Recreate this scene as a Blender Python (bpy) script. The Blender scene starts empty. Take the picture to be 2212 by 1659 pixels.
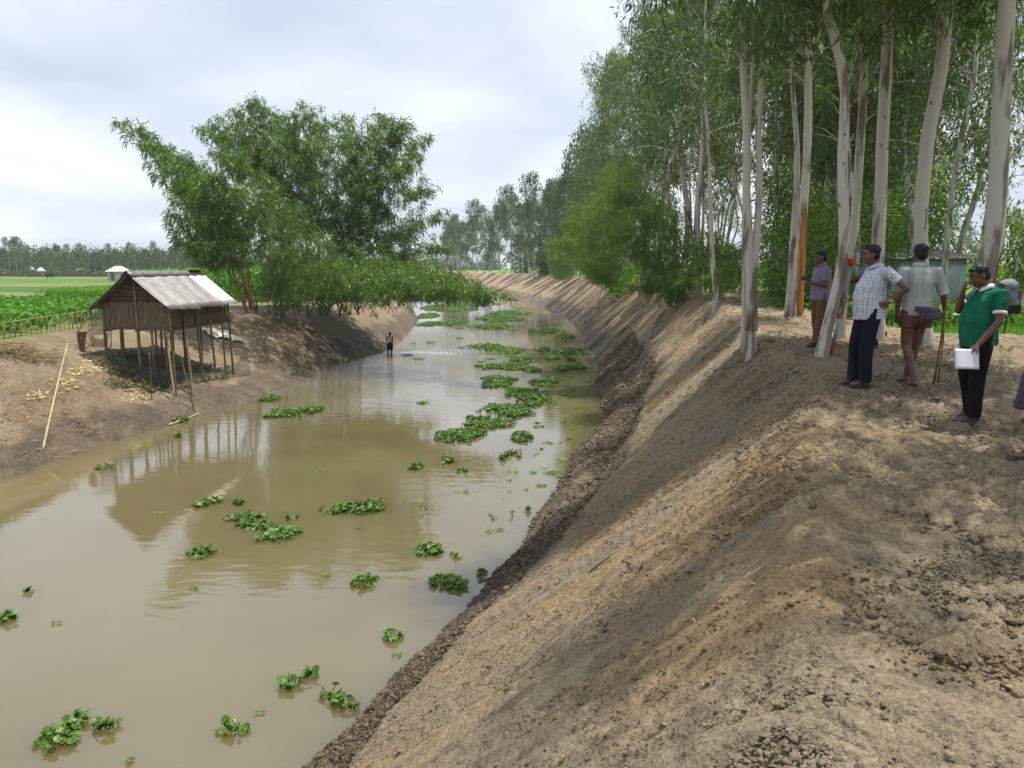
import bpy, math, random
import numpy as np
from mathutils import Vector, Matrix
R = math.radians
C = bpy.context.scene.collection
sc = bpy.context.scene

# ---------------------------------------------------------------- camera, world, sun, exposure
CAMZ = 5.5
F = 1702.0; CX, CY = 1106.0, 829.5            # focal length and centre in a 2212 px wide frame
PITCH = math.atan((CY - 577.0) / F)
cam = bpy.data.cameras.new("camera"); camo = bpy.data.objects.new("camera", cam); C.objects.link(camo)
camo.location = (0, 0, CAMZ); camo.rotation_euler = (R(90) - PITCH, 0, 0)
cam.sensor_width = 36.0; cam.lens = 36.0 * F / 2212.0; cam.clip_start = 0.05; cam.clip_end = 6000
sc.camera = camo

SUN_EL, SUN_AZ = R(75), R(60)                 # azimuth clockwise from +Y
w = bpy.data.worlds.new("World"); sc.world = w; w.use_nodes = True
nt = w.node_tree; nt.nodes.clear()
N = nt.nodes.new; L = nt.links.new
out = N('ShaderNodeOutputWorld'); bg = N('ShaderNodeBackground'); bg.inputs[1].default_value = 0.1
sky = N('ShaderNodeTexSky'); sky.sky_type = 'NISHITA'; sky.sun_disc = False
sky.sun_elevation = SUN_EL; sky.sun_rotation = SUN_AZ; sky.dust_density = 3.0
tc = N('ShaderNodeTexCoord'); sep = N('ShaderNodeSeparateXYZ'); L(tc.outputs['Generated'], sep.inputs[0])
mz = N('ShaderNodeMath'); mz.operation = 'MAXIMUM'; L(sep.outputs[2], mz.inputs[0]); mz.inputs[1].default_value = 0.0
az_ = N('ShaderNodeMath'); az_.operation = 'ADD'; L(mz.outputs[0], az_.inputs[0]); az_.inputs[1].default_value = 0.22
dv = N('ShaderNodeVectorMath'); dv.operation = 'DIVIDE'; L(tc.outputs['Generated'], dv.inputs[0])
cmb = N('ShaderNodeCombineXYZ')
for i in range(3): L(az_.outputs[0], cmb.inputs[i])
L(cmb.outputs[0], dv.inputs[1])
mp = N('ShaderNodeMapping'); L(dv.outputs[0], mp.inputs[0]); mp.inputs['Scale'].default_value = (0.8, 0.8, 0.35); mp.inputs['Location'].default_value = (0.55, 0.15, 0)
n1 = N('ShaderNodeTexNoise'); L(mp.outputs[0], n1.inputs['Vector']); n1.inputs['Scale'].default_value = 1.3; n1.inputs['Detail'].default_value = 7; n1.inputs['Roughness'].default_value = 0.48; n1.inputs['Distortion'].default_value = 0.3
r1 = N('ShaderNodeValToRGB'); L(n1.outputs['Fac'], r1.inputs[0])
e = r1.color_ramp.elements
e[0].position = 0.34; e[0].color = (4.6, 5.15, 6.15, 1)
e[1].position = 0.70; e[1].color = (8.4, 8.55, 8.8, 1)
m1 = r1.color_ramp.elements.new(0.52); m1.color = (6.2, 6.6, 7.4, 1)
mix = N('ShaderNodeMix'); mix.data_type = 'RGBA'; mix.inputs[0].default_value = 0.86
L(sky.outputs[0], mix.inputs[6]); L(r1.outputs[0], mix.inputs[7])
L(mix.outputs[2], bg.inputs[0]); L(bg.outputs[0], out.inputs[0])

sun = bpy.data.lights.new("sun", 'SUN'); sun.energy = 5.0; sun.angle = R(0.6); sun.color = (1.0, 0.94, 0.82)
suno = bpy.data.objects.new("sun", sun); C.objects.link(suno)
sd = Vector((math.sin(SUN_AZ) * math.cos(SUN_EL), math.cos(SUN_AZ) * math.cos(SUN_EL), math.sin(SUN_EL)))
suno.rotation_euler = sd.to_track_quat('Z', 'Y').to_euler()
vs = sc.view_settings
vs.view_transform = 'Standard'; vs.look = 'None'; vs.exposure = 0.6; vs.gamma = 1.0; vs.use_curve_mapping = False
cy = sc.cycles
cy.max_bounces = 5; cy.diffuse_bounces = 3; cy.glossy_bounces = 3; cy.transmission_bounces = 3; cy.volume_bounces = 0
cy.caustics_reflective = False; cy.caustics_refractive = False

# ---------------------------------------------------------------- pixel <-> world
cp, sp_ = math.cos(PITCH), math.sin(PITCH)
def ray(px, py):
    u = (px - CX) / F; v = -(py - CY) / F
    return (u, cp + v * sp_, -sp_ + v * cp)   # world x, y, z
def atz(px, py, z):                            # point seen at a pixel, on the level z
    d = ray(px, py); t = (z - CAMZ) / d[2]
    return Vector((d[0] * t, d[1] * t, z))
def aty(px, py, y):                            # point seen at a pixel, y metres ahead
    d = ray(px, py); t = y / d[1]
    return Vector((d[0] * t, y, CAMZ + d[2] * t))

# ---------------------------------------------------------------- noise
def _h(ix, iy, s):
    n = (ix.astype(np.int64) * 374761393 + iy.astype(np.int64) * 668265263 + s * 1442695041) & 0xFFFFFFFF
    n = ((n ^ (n >> 13)) * 1274126177) & 0xFFFFFFFF
    return ((n ^ (n >> 16)) & 0xFFFFFF) / float(0xFFFFFF)
def vn(x, y, s=0):
    ix = np.floor(x); iy = np.floor(y); fx = x - ix; fy = y - iy
    fx = fx * fx * (3 - 2 * fx); fy = fy * fy * (3 - 2 * fy)
    a = _h(ix, iy, s); b = _h(ix + 1, iy, s); c = _h(ix, iy + 1, s); d = _h(ix + 1, iy + 1, s)
    return (a * (1 - fx) + b * fx) * (1 - fy) + (c * (1 - fx) + d * fx) * fy
def fbm(x, y, s=0, o=4):
    r = 0; a = 0.5
    for k in range(o):
        r = r + a * (vn(x, y, s + k) - 0.5) * 2; x = x * 2.03 + 7.1; y = y * 2.03 + 3.3; a *= 0.5
    return r
def clods(x, y, s=0, p=0.6):                   # lumps: rounded heads in jittered cells
    ix = np.floor(x); iy = np.floor(y); best = np.zeros_like(x)
    for dx in (-1, 0, 1):
        for dy in (-1, 0, 1):
            cx = ix + dx; cy_ = iy + dy
            px = cx + _h(cx, cy_, s); py = cy_ + _h(cx, cy_, s + 1); r = 0.25 + 0.6 * _h(cx, cy_, s + 2)
            on = _h(cx, cy_, s + 3) < p
            d2 = ((x - px) ** 2 + (y - py) ** 2) / (r * r)
            best = np.maximum(best, np.where(on, r * np.sqrt(np.clip(1 - d2, 0, 1)), 0))
    return best
def sstep(a, b, x):
    t = np.clip((x - a) / (b - a), 0, 1); return t * t * (3 - 2 * t)

# ---------------------------------------------------------------- lie of the land
def curve(pts, z):
    q = [atz(px, py, z if zz is None else zz) for px, py, *r in pts for zz in [r[0] if r else None]]
    q.sort(key=lambda v: v.y)
    return np.array([v.y for v in q]), np.array([v.x for v in q])
WR = curve([(690,1659),(870,1460),(1010,1330),(1120,1190),(1200,1060),(1245,985),(1308,905),(1296,850),(1290,825),(1300,795),(1240,700),(1212,674),(1150,655),(1090,640),(1000,620),(962,609)], 0.0)
WL = curve([(0,1030),(180,972),(380,912),(560,860),(700,795),(835,757),(872,730),(905,690),(884,655),(893,632),(928,610)], 0.0)
BR = curve([(1830,1659),(1812,1400),(1790,1175),(1800,1020),(1790,905),(1740,797),(1625,738),(1550,655),(1480,641),(1380,613),(1280,601),(1200,594.5),(1130,591.5),(1060,589),(1010,587.2),(965,585.8)], 4.05)
BL = curve([(0,738),(190,700),(520,664),(700,650),(800,629)], 3.0)
WR = (np.append(-40, WR[0]), np.append(-22.0, WR[1])); WR = (np.append(WR[0], 1500), np.append(WR[1], WR[1][-1] - 150))
WL = (np.append(WL[0], 1500), np.append(WL[1], WL[1][-1] - 150)); WL = (np.append(-40, WL[0]), np.append(WL[1][0] - 26, WL[1]))
BR = (np.append(-40, BR[0]), np.append(-16.5, BR[1])); BR = (np.append(BR[0], 1500), np.append(BR[1], BR[1][-1] - 150))
BL = (np.append(-40, BL[0]), np.append(WL[1][0] - 8, BL[1]))
BL = (np.append(BL[0], [118, 170, 290, 1500]), np.append(BL[1], [-19.5, -26.5, -39, -300]))
def xwr(y): return np.interp(y, *WR) + 0.18 * fbm(y * 0.9, y * 0 + 3.1, 5, 3)
def xwl(y): return np.interp(y, *WL) + 0.25 * fbm(y * 0.5, y * 0 + 9.1, 8, 3)
def xbr(y): return np.interp(y, *BR)
def xbl(y): return np.minimum(np.interp(y, *BL), np.interp(y, *WL) - 4)
def smin(a, b, k):
    h = np.clip(0.5 + 0.5 * (b - a) / k, 0, 1); return b * (1 - h) + a * h - k * h * (1 - h)
def topz(x, y):                                # the trodden spoil bank and the field behind it
    d = x - xbr(y)
    z = 3.96 + 0.14 * sstep(8.2, 9.8, y) - 0.12 * sstep(5.0, 6.2, y) * (1 - sstep(7.9, 9.0, y)) - 0.06 * sstep(60, 100, y)
    z = z + 0.05 * fbm(x * 0.45, y * 0.45, 21, 3)
    edge = np.where(y < 17, 9.0, 5.0)
    return z - 0.25 * sstep(edge - 2.0, edge, d)
def base(x, y):
    x = np.asarray(x, float); y = np.asarray(y, float)
    a = xwr(y); b = xbr(y); zt = topz(x, y)
    s = 4.05 / np.maximum(b - a, 0.8)
    lin = (x - a) * s
    # slumped shelf low on the near bank
    shelf = sstep(13, 17, y) * (1 - sstep(34, 46, y))
    t = np.clip((x - a) / np.maximum(b - a, .8), 0, 1)
    lin = lin - shelf * 0.55 * sstep(0.12, 0.30, t) * (1 - sstep(0.36, 0.50, t) ) * (0.75 + 0.5 * fbm(x * .8, y * .5, 77, 2))
    zr = smin(lin, zt, 0.10 + .1 * sstep(20, 40, y))
    c = xwl(y); d = xbl(y)
    tl = (c - x) / np.maximum(c - d, 0.8)
    pw = 1.0 + 1.3 * sstep(36, 44, y); pl = np.where(tl > 0, np.where(tl < 1, 3.0 * (1 - (1 - np.clip(tl, 0, 1)) ** pw), 3.0 + (tl - 1) * 1.5), 3.2 * tl)
    zl = smin(pl, 3.0 + 0.03 * fbm(x * .2, y * .2, 33, 2), 0.35)
    mid = (a + c) / 2
    z = np.where(x > mid, zr, zl)
    return np.maximum(z, -1.3)
def gz(x, y): return float(base(np.array([x]), np.array([y]))[0])

_HY = np.geomspace(2.0, 300.0, 1100)
def hit(px, py):
    """where the sight line through a pixel meets the ground"""
    d = ray(px, py); t = _HY / d[1]; z = CAMZ + d[2] * t; g = base(d[0] * t, _HY); k = np.nonzero(z <= g)[0]
    i = int(k[0]) if len(k) else len(_HY) - 1
    return Vector((d[0] * t[i], _HY[i], float(g[i])))

# ---------------------------------------------------------------- materials
MATS = {}
def mat(name, rgb, rough=0.8, var=0.0, scale=8.0, stretch=(1,1,1), spec=0.3, bump=0.0, rgb2=None, metal=0.0, lo=0.35, hi=0.65, obj=True):
    if name in MATS: return MATS[name]
    m = bpy.data.materials.new(name); m.use_nodes = True; t = m.node_tree; b = t.nodes['Principled BSDF']
    b.inputs['Base Color'].default_value = (*rgb, 1); b.inputs['Roughness'].default_value = rough
    b.inputs['Specular IOR Level'].default_value = spec; b.inputs['Metallic'].default_value = metal
    tcn = t.nodes.new('ShaderNodeTexCoord'); mpn = t.nodes.new('ShaderNodeMapping'); mpn.inputs['Scale'].default_value = stretch
    t.links.new(tcn.outputs['Object'], mpn.inputs[0])
    nn = t.nodes.new('ShaderNodeTexNoise'); nn.inputs['Scale'].default_value = scale; nn.inputs['Detail'].default_value = 5
    t.links.new(mpn.outputs[0], nn.inputs['Vector'])
    rr = t.nodes.new('ShaderNodeValToRGB'); t.links.new(nn.outputs['Fac'], rr.inputs[0])
    c2 = rgb2 or tuple(min(1, c * (1 + var)) for c in rgb); c1 = rgb if rgb2 else tuple(c * (1 - var) for c in rgb)
    rr.color_ramp.elements[0].position = lo; rr.color_ramp.elements[0].color = (*c1, 1)
    rr.color_ramp.elements[1].position = hi; rr.color_ramp.elements[1].color = (*c2, 1)
    t.links.new(rr.outputs[0], b.inputs['Base Color'])
    if bump:
        bn = t.nodes.new('ShaderNodeBump'); bn.inputs['Strength'].default_value = 1.0; bn.inputs['Distance'].default_value = bump
        t.links.new(nn.outputs['Fac'], bn.inputs['Height']); t.links.new(bn.outputs[0], b.inputs['Normal'])
    MATS[name] = m; return m
def leafmat(name, c1, c2, trans=0.35, rough=0.5, dead=None):
    if name in MATS: return MATS[name]
    m = bpy.data.materials.new(name); m.use_nodes = True; t = m.node_tree; t.nodes.clear()
    o = t.nodes.new('ShaderNodeOutputMaterial'); b = t.nodes.new('ShaderNodeBsdfPrincipled'); tr = t.nodes.new('ShaderNodeBsdfTranslucent'); mx = t.nodes.new('ShaderNodeMixShader')
    at = t.nodes.new('ShaderNodeAttribute'); at.attribute_name = 'rnd'
    oi = t.nodes.new('ShaderNodeObjectInfo')
    ma = t.nodes.new('ShaderNodeMath'); ma.operation = 'MULTIPLY_ADD'; t.links.new(oi.outputs['Random'], ma.inputs[0]); ma.inputs[1].default_value = 0.25
    t.links.new(at.outputs['Fac'], ma.inputs[2])
    rr = t.nodes.new('ShaderNodeValToRGB'); t.links.new(ma.outputs[0], rr.inputs[0])
    rr.color_ramp.elements[0].color = (*c1, 1); rr.color_ramp.elements[1].color = (*c2, 1); rr.color_ramp.elements[1].position = 1.1
    if dead:
        rr.color_ramp.elements[1].position = 0.985; q = rr.color_ramp.elements.new(1.0); q.color = (*dead, 1)
    b.inputs['Roughness'].default_value = rough; b.inputs['Specular IOR Level'].default_value = 0.3
    t.links.new(rr.outputs[0], b.inputs['Base Color'])
    br = t.nodes.new('ShaderNodeMixRGB'); br.blend_type = 'MULTIPLY'; br.inputs[0].default_value = 1; br.inputs[2].default_value = (1.3, 1.5, 0.6, 1)
    t.links.new(rr.outputs[0], br.inputs[1]); t.links.new(br.outputs[0], tr.inputs[0])
    mx.inputs[0].default_value = trans; t.links.new(b.outputs[0], mx.inputs[1]); t.links.new(tr.outputs[0], mx.inputs[2]); t.links.new(mx.outputs[0], o.inputs[0])
    MATS[name] = m; return m

# ---------------------------------------------------------------- mesh helpers
def link(o, parent=None):
    C.objects.link(o)
    if parent is not None: o.parent = parent
    return o
def mesh_np(name, V, Q, m, parent=None, smooth=False, rnd=None, col=None):
    """V (n,3), Q (k,4) or (k,3) arrays -> one mesh object"""
    V = np.asarray(V, np.float32); Q = np.asarray(Q, np.int32); k = Q.shape[1]
    me = bpy.data.meshes.new(name); me.vertices.add(len(V)); me.vertices.foreach_set('co', V.ravel())
    me.loops.add(Q.size); me.loops.foreach_set('vertex_index', Q.ravel())
    me.polygons.add(len(Q)); me.polygons.foreach_set('loop_start', np.arange(0, Q.size, k, dtype=np.int32))
    if smooth: me.polygons.foreach_set('use_smooth', np.ones(len(Q), bool))
    me.update(calc_edges=True)
    if rnd is not None:
        a = me.attributes.new('rnd', 'FLOAT', 'POINT'); a.data.foreach_set('value', np.asarray(rnd, np.float32))
    if col is not None:
        a = me.attributes.new('col', 'FLOAT_COLOR', 'POINT'); a.data.foreach_set('color', np.asarray(col, np.float32).ravel())
    me.materials.append(m)
    return link(bpy.data.objects.new(name, me), parent)
class MB:
    def __init__(s): s.V = []; s.F = []
    def add(s, V, Fs):
        b = len(s.V); s.V.extend([tuple(v) for v in V]); s.F.extend([tuple(i + b for i in f) for f in Fs])
    def tube(s, P, rad, n=8, cap=True, axis=None, rnd=0.0, sq=None):
        """P list of points, rad list of r or (rw, rd); axis = direction of rw"""
        P = [Vector(p) for p in P]; Vs = []; Fs = []
        if not isinstance(rad, (list, tuple)) or len(rad) != len(P): rad = [rad] * len(P)
        prev = None
        for i, p in enumerate(P):
            d = (P[min(i + 1, len(P) - 1)] - P[max(i - 1, 0)])
            if d.length < 1e-9: d = Vector((0, 0, 1))
            d.normalize()
            a = Vector(axis) if axis is not None else (prev if prev is not None else (Vector((1, 0, 0)) if abs(d.x) < 0.8 else Vector((0, 1, 0))))
            a = (a - d * a.dot(d))
            if a.length < 1e-6: a = Vector((0, 1, 0)) - d * d.y
            a.normalize(); b = d.cross(a); prev = a
            r = rad[i]; rw, rd = r if isinstance(r, (list, tuple)) else (r, r)
            for k in range(n):
                t = 2 * math.pi * k / n; j = 1 + rnd * (random.random() - .5)
                Vs.append(p + a * (math.cos(t) * rw * j) + b * (math.sin(t) * rd * j))
        for i in range(len(P) - 1):
            for k in range(n):
                k2 = (k + 1) % n; Fs.append((i * n + k, i * n + k2, (i + 1) * n + k2, (i + 1) * n + k))
        if cap:
            Fs.append(tuple(reversed(range(n)))); Fs.append(tuple(range((len(P) - 1) * n, len(P) * n)))
        s.add(Vs, Fs); return s
    def cap_tube(s, a, b, ra, rb, n=12):      # capsule between two joints
        a = Vector(a); b = Vector(b); d = (b - a)
        if d.length < 1e-5: d = Vector((0, 0, 1e-4))
        u = d.normalized(); P = []; Rr = []
        for t in (-.98, -.8, -.5, 0): P.append(a + u * ra * t); Rr.append(ra * math.sqrt(max(0.01, 1 - t * t)))
        for t in (0, .5, .8, .98): P.append(b + u * rb * t); Rr.append(rb * math.sqrt(max(0.01, 1 - t * t)))
        return s.tube(P, Rr, n)
    def ell(s, c, r, n=14, m=9, M=None):
        Vs = []; Fs = []; c = Vector(c)
        for i in range(m + 1):
            ph = math.pi * (0.02 + 0.96 * i / m)
            for k in range(n):
                t = 2 * math.pi * k / n; v = Vector((r[0] * math.sin(ph) * math.cos(t), r[1] * math.sin(ph) * math.sin(t), r[2] * math.cos(ph)))
                Vs.append(c + (M @ v if M else v))
        for i in range(m):
            for k in range(n):
                k2 = (k + 1) % n; Fs.append((i * n + k, (i + 1) * n + k, (i + 1) * n + k2, i * n + k2))
        Fs.append(tuple(range(n))); Fs.append(tuple(reversed(range(m * n, (m + 1) * n))))
        s.add(Vs, Fs); return s
    def box(s, c, h, M=None):
        Vs = []; c = Vector(c)
        for x in (-1, 1):
            for y in (-1, 1):
                for z in (-1, 1):
                    v = Vector((x * h[0], y * h[1], z * h[2])); Vs.append(c + (M @ v if M else v))
        s.add(Vs, [(0,1,3,2),(4,6,7,5),(0,4,5,1),(2,3,7,6),(0,2,6,4),(1,5,7,3)]); return s
    def build(s, name, m, parent=None, smooth=False):
        me = bpy.data.meshes.new(name); me.from_pydata(s.V, [], s.F); me.materials.append(m)
        if smooth: me.polygons.foreach_set('use_smooth', np.ones(len(me.polygons), bool))
        return link(bpy.data.objects.new(name, me), parent)
    def fused(s, name, m, parent=None, voxel=0.01, smooth=4, fac=0.5):
        """overlapping shapes fused into one continuous surface"""
        o = s.build(name, m, None); r = o.modifiers.new('r', 'REMESH'); r.mode = 'VOXEL'; r.voxel_size = voxel; r.use_smooth_shade = True
        q = o.modifiers.new('s', 'SMOOTH'); q.iterations = smooth; q.factor = fac
        dg = bpy.context.evaluated_depsgraph_get(); me = bpy.data.meshes.new_from_object(o.evaluated_get(dg)); me.name = name
        if not me.materials: me.materials.append(m)
        old = o.data; o.modifiers.clear(); o.data = me; bpy.data.meshes.remove(old)
        if parent is not None: o.parent = parent
        return o
def empty(name, loc=(0, 0, 0), rz=0):
    o = bpy.data.objects.new(name, None); o.location = loc; o.rotation_euler = (0, 0, rz); o.empty_display_size = 0.2; C.objects.link(o); return o
def tag(o, label=None, cat=None, group=None, kind=None):
    if label: o['label'] = label
    if cat: o['category'] = cat
    if group: o['group'] = group
    if kind: o['kind'] = kind
    return o
def copy_tree(o, parent=None):
    c = o.copy(); C.objects.link(c)
    if parent is not None: c.parent = parent
    for ch in list(o.children): copy_tree(ch, c)
    return c
def lerp(a, b, t): return a + (b - a) * t
def resample(P, n):
    P = [Vector(p) for p in P]; ds = [0]
    for a, b in zip(P, P[1:]): ds.append(ds[-1] + (b - a).length)
    def cr(t):
        s = t * ds[-1]; i = max(k for k in range(len(P) - 1) if ds[k] <= s + 1e-9 or k == 0)
        u = (s - ds[i]) / max(1e-9, ds[i + 1] - ds[i]); p0 = P[max(i - 1, 0)]; p1 = P[i]; p2 = P[i + 1]; p3 = P[min(i + 2, len(P) - 1)]
        return 0.5 * ((2 * p1) + (p2 - p0) * u + (2 * p0 - 5 * p1 + 4 * p2 - p3) * u * u + (3 * p1 - p0 - 3 * p2 + p3) * u ** 3)
    return [cr(k / (n - 1)) for k in range(n)]

# ---------------------------------------------------------------- ground
def build_ground():
    ys = [-60, -40, -25, -15, -9, -6, -4, -3, -2, -1.2, -0.5, 0.0, 0.4, 0.7]
    y = 0.9
    while y < 420: ys.append(y); y *= 1.0044 if y < 60 else 1.009
    while y < 5200: ys.append(y); y *= 1.12
    ys = np.array(ys)
    u = np.concatenate([-np.geomspace(60, 0.85, 40), np.linspace(-0.84, 0.86, 1150), np.geomspace(0.87, 60, 40)])
    wv = np.maximum(ys, 2.0) + 0.8
    X = wv[:, None] * u[None, :]; Y = np.repeat(ys[:, None], len(u), 1)
    x = X.ravel(); y = Y.ravel(); z = base(x, y)
    a = xwr(y); b = xbr(y); c = xwl(y); d = xbl(y); mid = (a + c) / 2
    rt = x > mid
    t = np.where(rt, (x - a) / np.maximum(b - a, .8), (c - x) / np.maximum(c - d, .8))   # 0 at the water, 1 at the crest
    onslope = sstep(-0.05, 0.05, t) * (1 - sstep(0.93, 1.05, t))
    far = np.clip(1 - y / 160, 0.0, 1)
    # direction down the slope: the spoil was scraped that way
    g = 0.38; al = y * math.cos(g) + x * math.sin(g) * np.where(rt, 1, -1); dn = x * math.cos(g) * np.where(rt, -1, 1) + y * math.sin(g)
    scr = fbm(al * 6.5, dn * 0.6, 40, 4) * 0.075 + fbm(al * 1.4, dn * 0.3, 44, 3) * 0.075 - 0.11 * np.clip(fbm(al * 11, dn * 1.3, 47, 2) - 0.25, 0, 1)
    rough = fbm(x * 1.2, y * 1.2, 50, 4) * 0.10
    lump = clods(x * 5.0, y * 5.0, 60, .5) * 0.075 + clods(x * 12, y * 12, 64, .6) * 0.050
    fine = clods(x * 26, y * 26, 68, .6) * 0.026 * (y < 14)
    # lumpy wet toe; its dark colour reaches further mid-bank to paint in shade
    toeh = np.where(rt, 0.09 + 0.42 * sstep(9, 17, y) * (1 - 0.6 * sstep(34, 60, y)) , 0.22) + (0.06 + .08 * sstep(8, 14, y)) * fbm(y * 0.45, x * 0.4, 71, 3) + .04 * fbm(y * 2.2, x * 2, 72, 2)
    toe = (1 - sstep(toeh * 0.8, toeh * 1.15, t)) * sstep(-0.3, 0.0, t)
    top = rt * sstep(0.93, 1.02, t)
    grassr = rt * sstep(-0.5, 0.5, (x - b) - np.where(y < 16.5, 12.0, 4.4) + 0.8 * fbm(x * .5, y * .5, 80, 3))
    grassr = np.maximum(grassr, rt * sstep(15.6, 16.8, y + 0.5 * fbm(x * .8, y * .8, 81, 3)) * sstep(7.6, 8.4, x) * (1 - sstep(23, 26, y)) * sstep(3.3, 4.2, x - b))
    grassl = (~rt) * sstep(0.98, 1.12, t + 0.05 * fbm(x * .8, y * .8, 82, 3))
    grass = np.maximum(grassr, grassl)
    soil = 1 - grass
    patch = sstep(-0.30, 0.15, fbm(x * 0.9, y * 0.9, 90, 3))
    amt = top * (0.55 + 0.6 * patch) * soil + toe * 1.25 + onslope * (1 - toe) * np.where(rt, 0.18 + 0.30 * sstep(0.0, .3, fbm(al * 1.6, dn * .5, 91, 3)), 0.6)
    z = z + (lump * amt + fine * amt + rough * (top * .7 * soil + onslope * .4 + toe * .8) + scr * onslope * (1 - toe * .6) * np.where(rt, 1.0, .6)) * far
    z = z + grass * 0.03 * fbm(x * 1.5, y * 1.5, 95, 3)
    # slumped scar edges in the near bank
    sc_ = sstep(0.0, 0.04, fbm(al * 0.55, dn * 0.8, 97, 3) - 0.22) * onslope * rt * sstep(18, 24, y) * (1 - sstep(70, 90, y))
    z = z - 0.22 * sc_
    # colours (albedo)
    def cc(r, g_, b_): return np.array([r, g_, b_])
    n1 = fbm(x * 0.8, y * 0.8, 101, 4)[:, None]; n2 = fbm(al * 2.2, dn * 0.35, 105, 4)[:, None]; n3 = fbm(x * 7, y * 7, 109, 3)[:, None]
    tan = cc(.315, .230, .135); gry = cc(.252, .208, .147); pal = cc(.330, .272, .190); wet = cc(.092, .072, .054); brn = cc(.165, .118, .078)
    col = tan + (gry - tan) * sstep(-.35, .35, n1 + 0.6 * n2)
    col = col + (pal - col) * (top * patch * 0.6)[:, None]
    lb = (~rt)[:, None] * 1.0
    col = col * (1 - lb) + (brn * 1.12 + (gry * .88 - brn) * sstep(-.3, .4, n1)) * lb
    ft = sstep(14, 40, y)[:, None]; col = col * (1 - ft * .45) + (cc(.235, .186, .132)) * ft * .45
    col = col * (1 + 0.20 * n3 + 0.16 * n2)
    wv_ = np.clip(toe * 1.0 + (1 - sstep(0.0, 0.10, t)) * sstep(-1, -.2, t), 0, 1)[:, None]
    wet_shade = wv_ * np.clip(0.78 + 0.7 * fbm(x * 1.8, y * 1.8, 111, 3)[:, None], 0.25, 1)
    col = col * (1 - wet_shade) + wet * (1 + .4 * n3) * wet_shade
    # fields
    f1 = cc(.070, .150, .022); f2 = cc(.155, .185, .060); f3 = cc(.250, .215, .115); f4 = cc(.045, .120, .020)
    yy = y + 0.10 * x + 1.2 * fbm(x * .05, y * .05, 120, 2)
    fl = np.empty((len(x), 3)); fl[:] = f2
    for lo, hi, cf in ((36, 47, f2), (47, 57, f3), (57, 74, f2), (74, 96, f4), (96, 118, f2 * .9), (118, 175, f1), (175, 215, f2), (215, 600, f1 * 1.1)):
        k = (sstep(lo, lo + 1, yy) * (1 - sstep(hi, hi + 1, yy)))[:, None]; fl = fl * (1 - k) + cf * k
    fr = np.empty((len(x), 3)); fr[:] = cc(.105, .215, .028)
    k = (sstep(26, 30, y) * (1 - sstep(56, 60, y)))[:, None]; fr = fr * (1 - k) + cc(.185, .185, .075) * k
    fld = np.where(rt[:, None], fr, fl) * (1 + 0.22 * fbm(x * .6, y * .6, 130, 4)[:, None] + .12 * n3)
    col = col * (1 - grass[:, None]) + fld * grass[:, None]
    # a green fringe along the left crest
    fr_ = ((~rt) * sstep(.86, .98, t + .10 * fbm(x * 1.2, y * 1.2, 140, 3)) * (1 - grass) * (fbm(x * 2, y * 2, 141, 3) > -.1))[:, None]
    col = col * (1 - .5 * fr_) + cc(.12, .15, .045) * .5 * fr_
    col = np.clip(col, 0.01, 1); col4 = np.concatenate([col, wv_ ], 1)
    nr, nc = len(ys), len(u); idx = np.arange(nr * nc).reshape(nr, nc)
    Q = np.stack([idx[:-1, :-1], idx[:-1, 1:], idx[1:, 1:], idx[1:, :-1]], -1).reshape(-1, 4)
    m = bpy.data.materials.new('earth'); m.use_nodes = True; tt = m.node_tree; bs = tt.nodes['Principled BSDF']
    at = tt.nodes.new('ShaderNodeAttribute'); at.attribute_name = 'col'
    tcn = tt.nodes.new('ShaderNodeTexCoord')
    na = tt.nodes.new('ShaderNodeTexNoise'); na.inputs['Scale'].default_value = 34; na.inputs['Detail'].default_value = 6; na.inputs['Roughness'].default_value = .65
    tt.links.new(tcn.outputs['Object'], na.inputs['Vector'])
    nb = tt.nodes.new('ShaderNodeTexVoronoi'); nb.inputs['Scale'].default_value = 38; tt.links.new(tcn.outputs['Object'], nb.inputs['Vector'])
    rr = tt.nodes.new('ShaderNodeMapRange'); rr.inputs[1].default_value = .3; rr.inputs[2].default_value = .7; rr.inputs[3].default_value = .74; rr.inputs[4].default_value = 1.26; tt.links.new(na.outputs['Fac'], rr.inputs[0])
    mu = tt.nodes.new('ShaderNodeVectorMath'); mu.operation = 'SCALE'; tt.links.new(at.outputs['Color'], mu.inputs[0]); tt.links.new(rr.outputs[0], mu.inputs['Scale']); tt.links.new(mu.outputs[0], bs.inputs['Base Color'])
    b1 = tt.nodes.new('ShaderNodeBump'); b1.inputs['Strength'].default_value = 1; b1.inputs['Distance'].default_value = .045; tt.links.new(na.outputs['Fac'], b1.inputs['Height'])
    b2 = tt.nodes.new('ShaderNodeBump'); b2.inputs['Strength'].default_value = .6; b2.inputs['Distance'].default_value = .03; tt.links.new(nb.outputs['Distance'], b2.inputs['Height']); tt.links.new(b1.outputs[0], b2.inputs['Normal']); tt.links.new(b2.outputs[0], bs.inputs['Normal'])
    nc_ = tt.nodes.new('ShaderNodeTexNoise'); nc_.inputs['Scale'].default_value = 5.5; nc_.inputs['Detail'].default_value = 7; nc_.inputs['Roughness'].default_value = .6; tt.links.new(tcn.outputs['Object'], nc_.inputs['Vector'])
    b3 = tt.nodes.new('ShaderNodeBump'); b3.inputs['Distance'].default_value = .16; tt.links.new(nc_.outputs['Fac'], b3.inputs['Height']); tt.links.new(b2.outputs[0], b3.inputs['Normal']); tt.links.new(b3.outputs[0], bs.inputs['Normal'])
    ro = tt.nodes.new('ShaderNodeMapRange'); ro.inputs[3].default_value = .95; ro.inputs[4].default_value = .68; tt.links.new(at.outputs['Alpha'], ro.inputs[0]); tt.links.new(ro.outputs[0], bs.inputs['Roughness']); bs.inputs['Specular IOR Level'].default_value = .25
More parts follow.
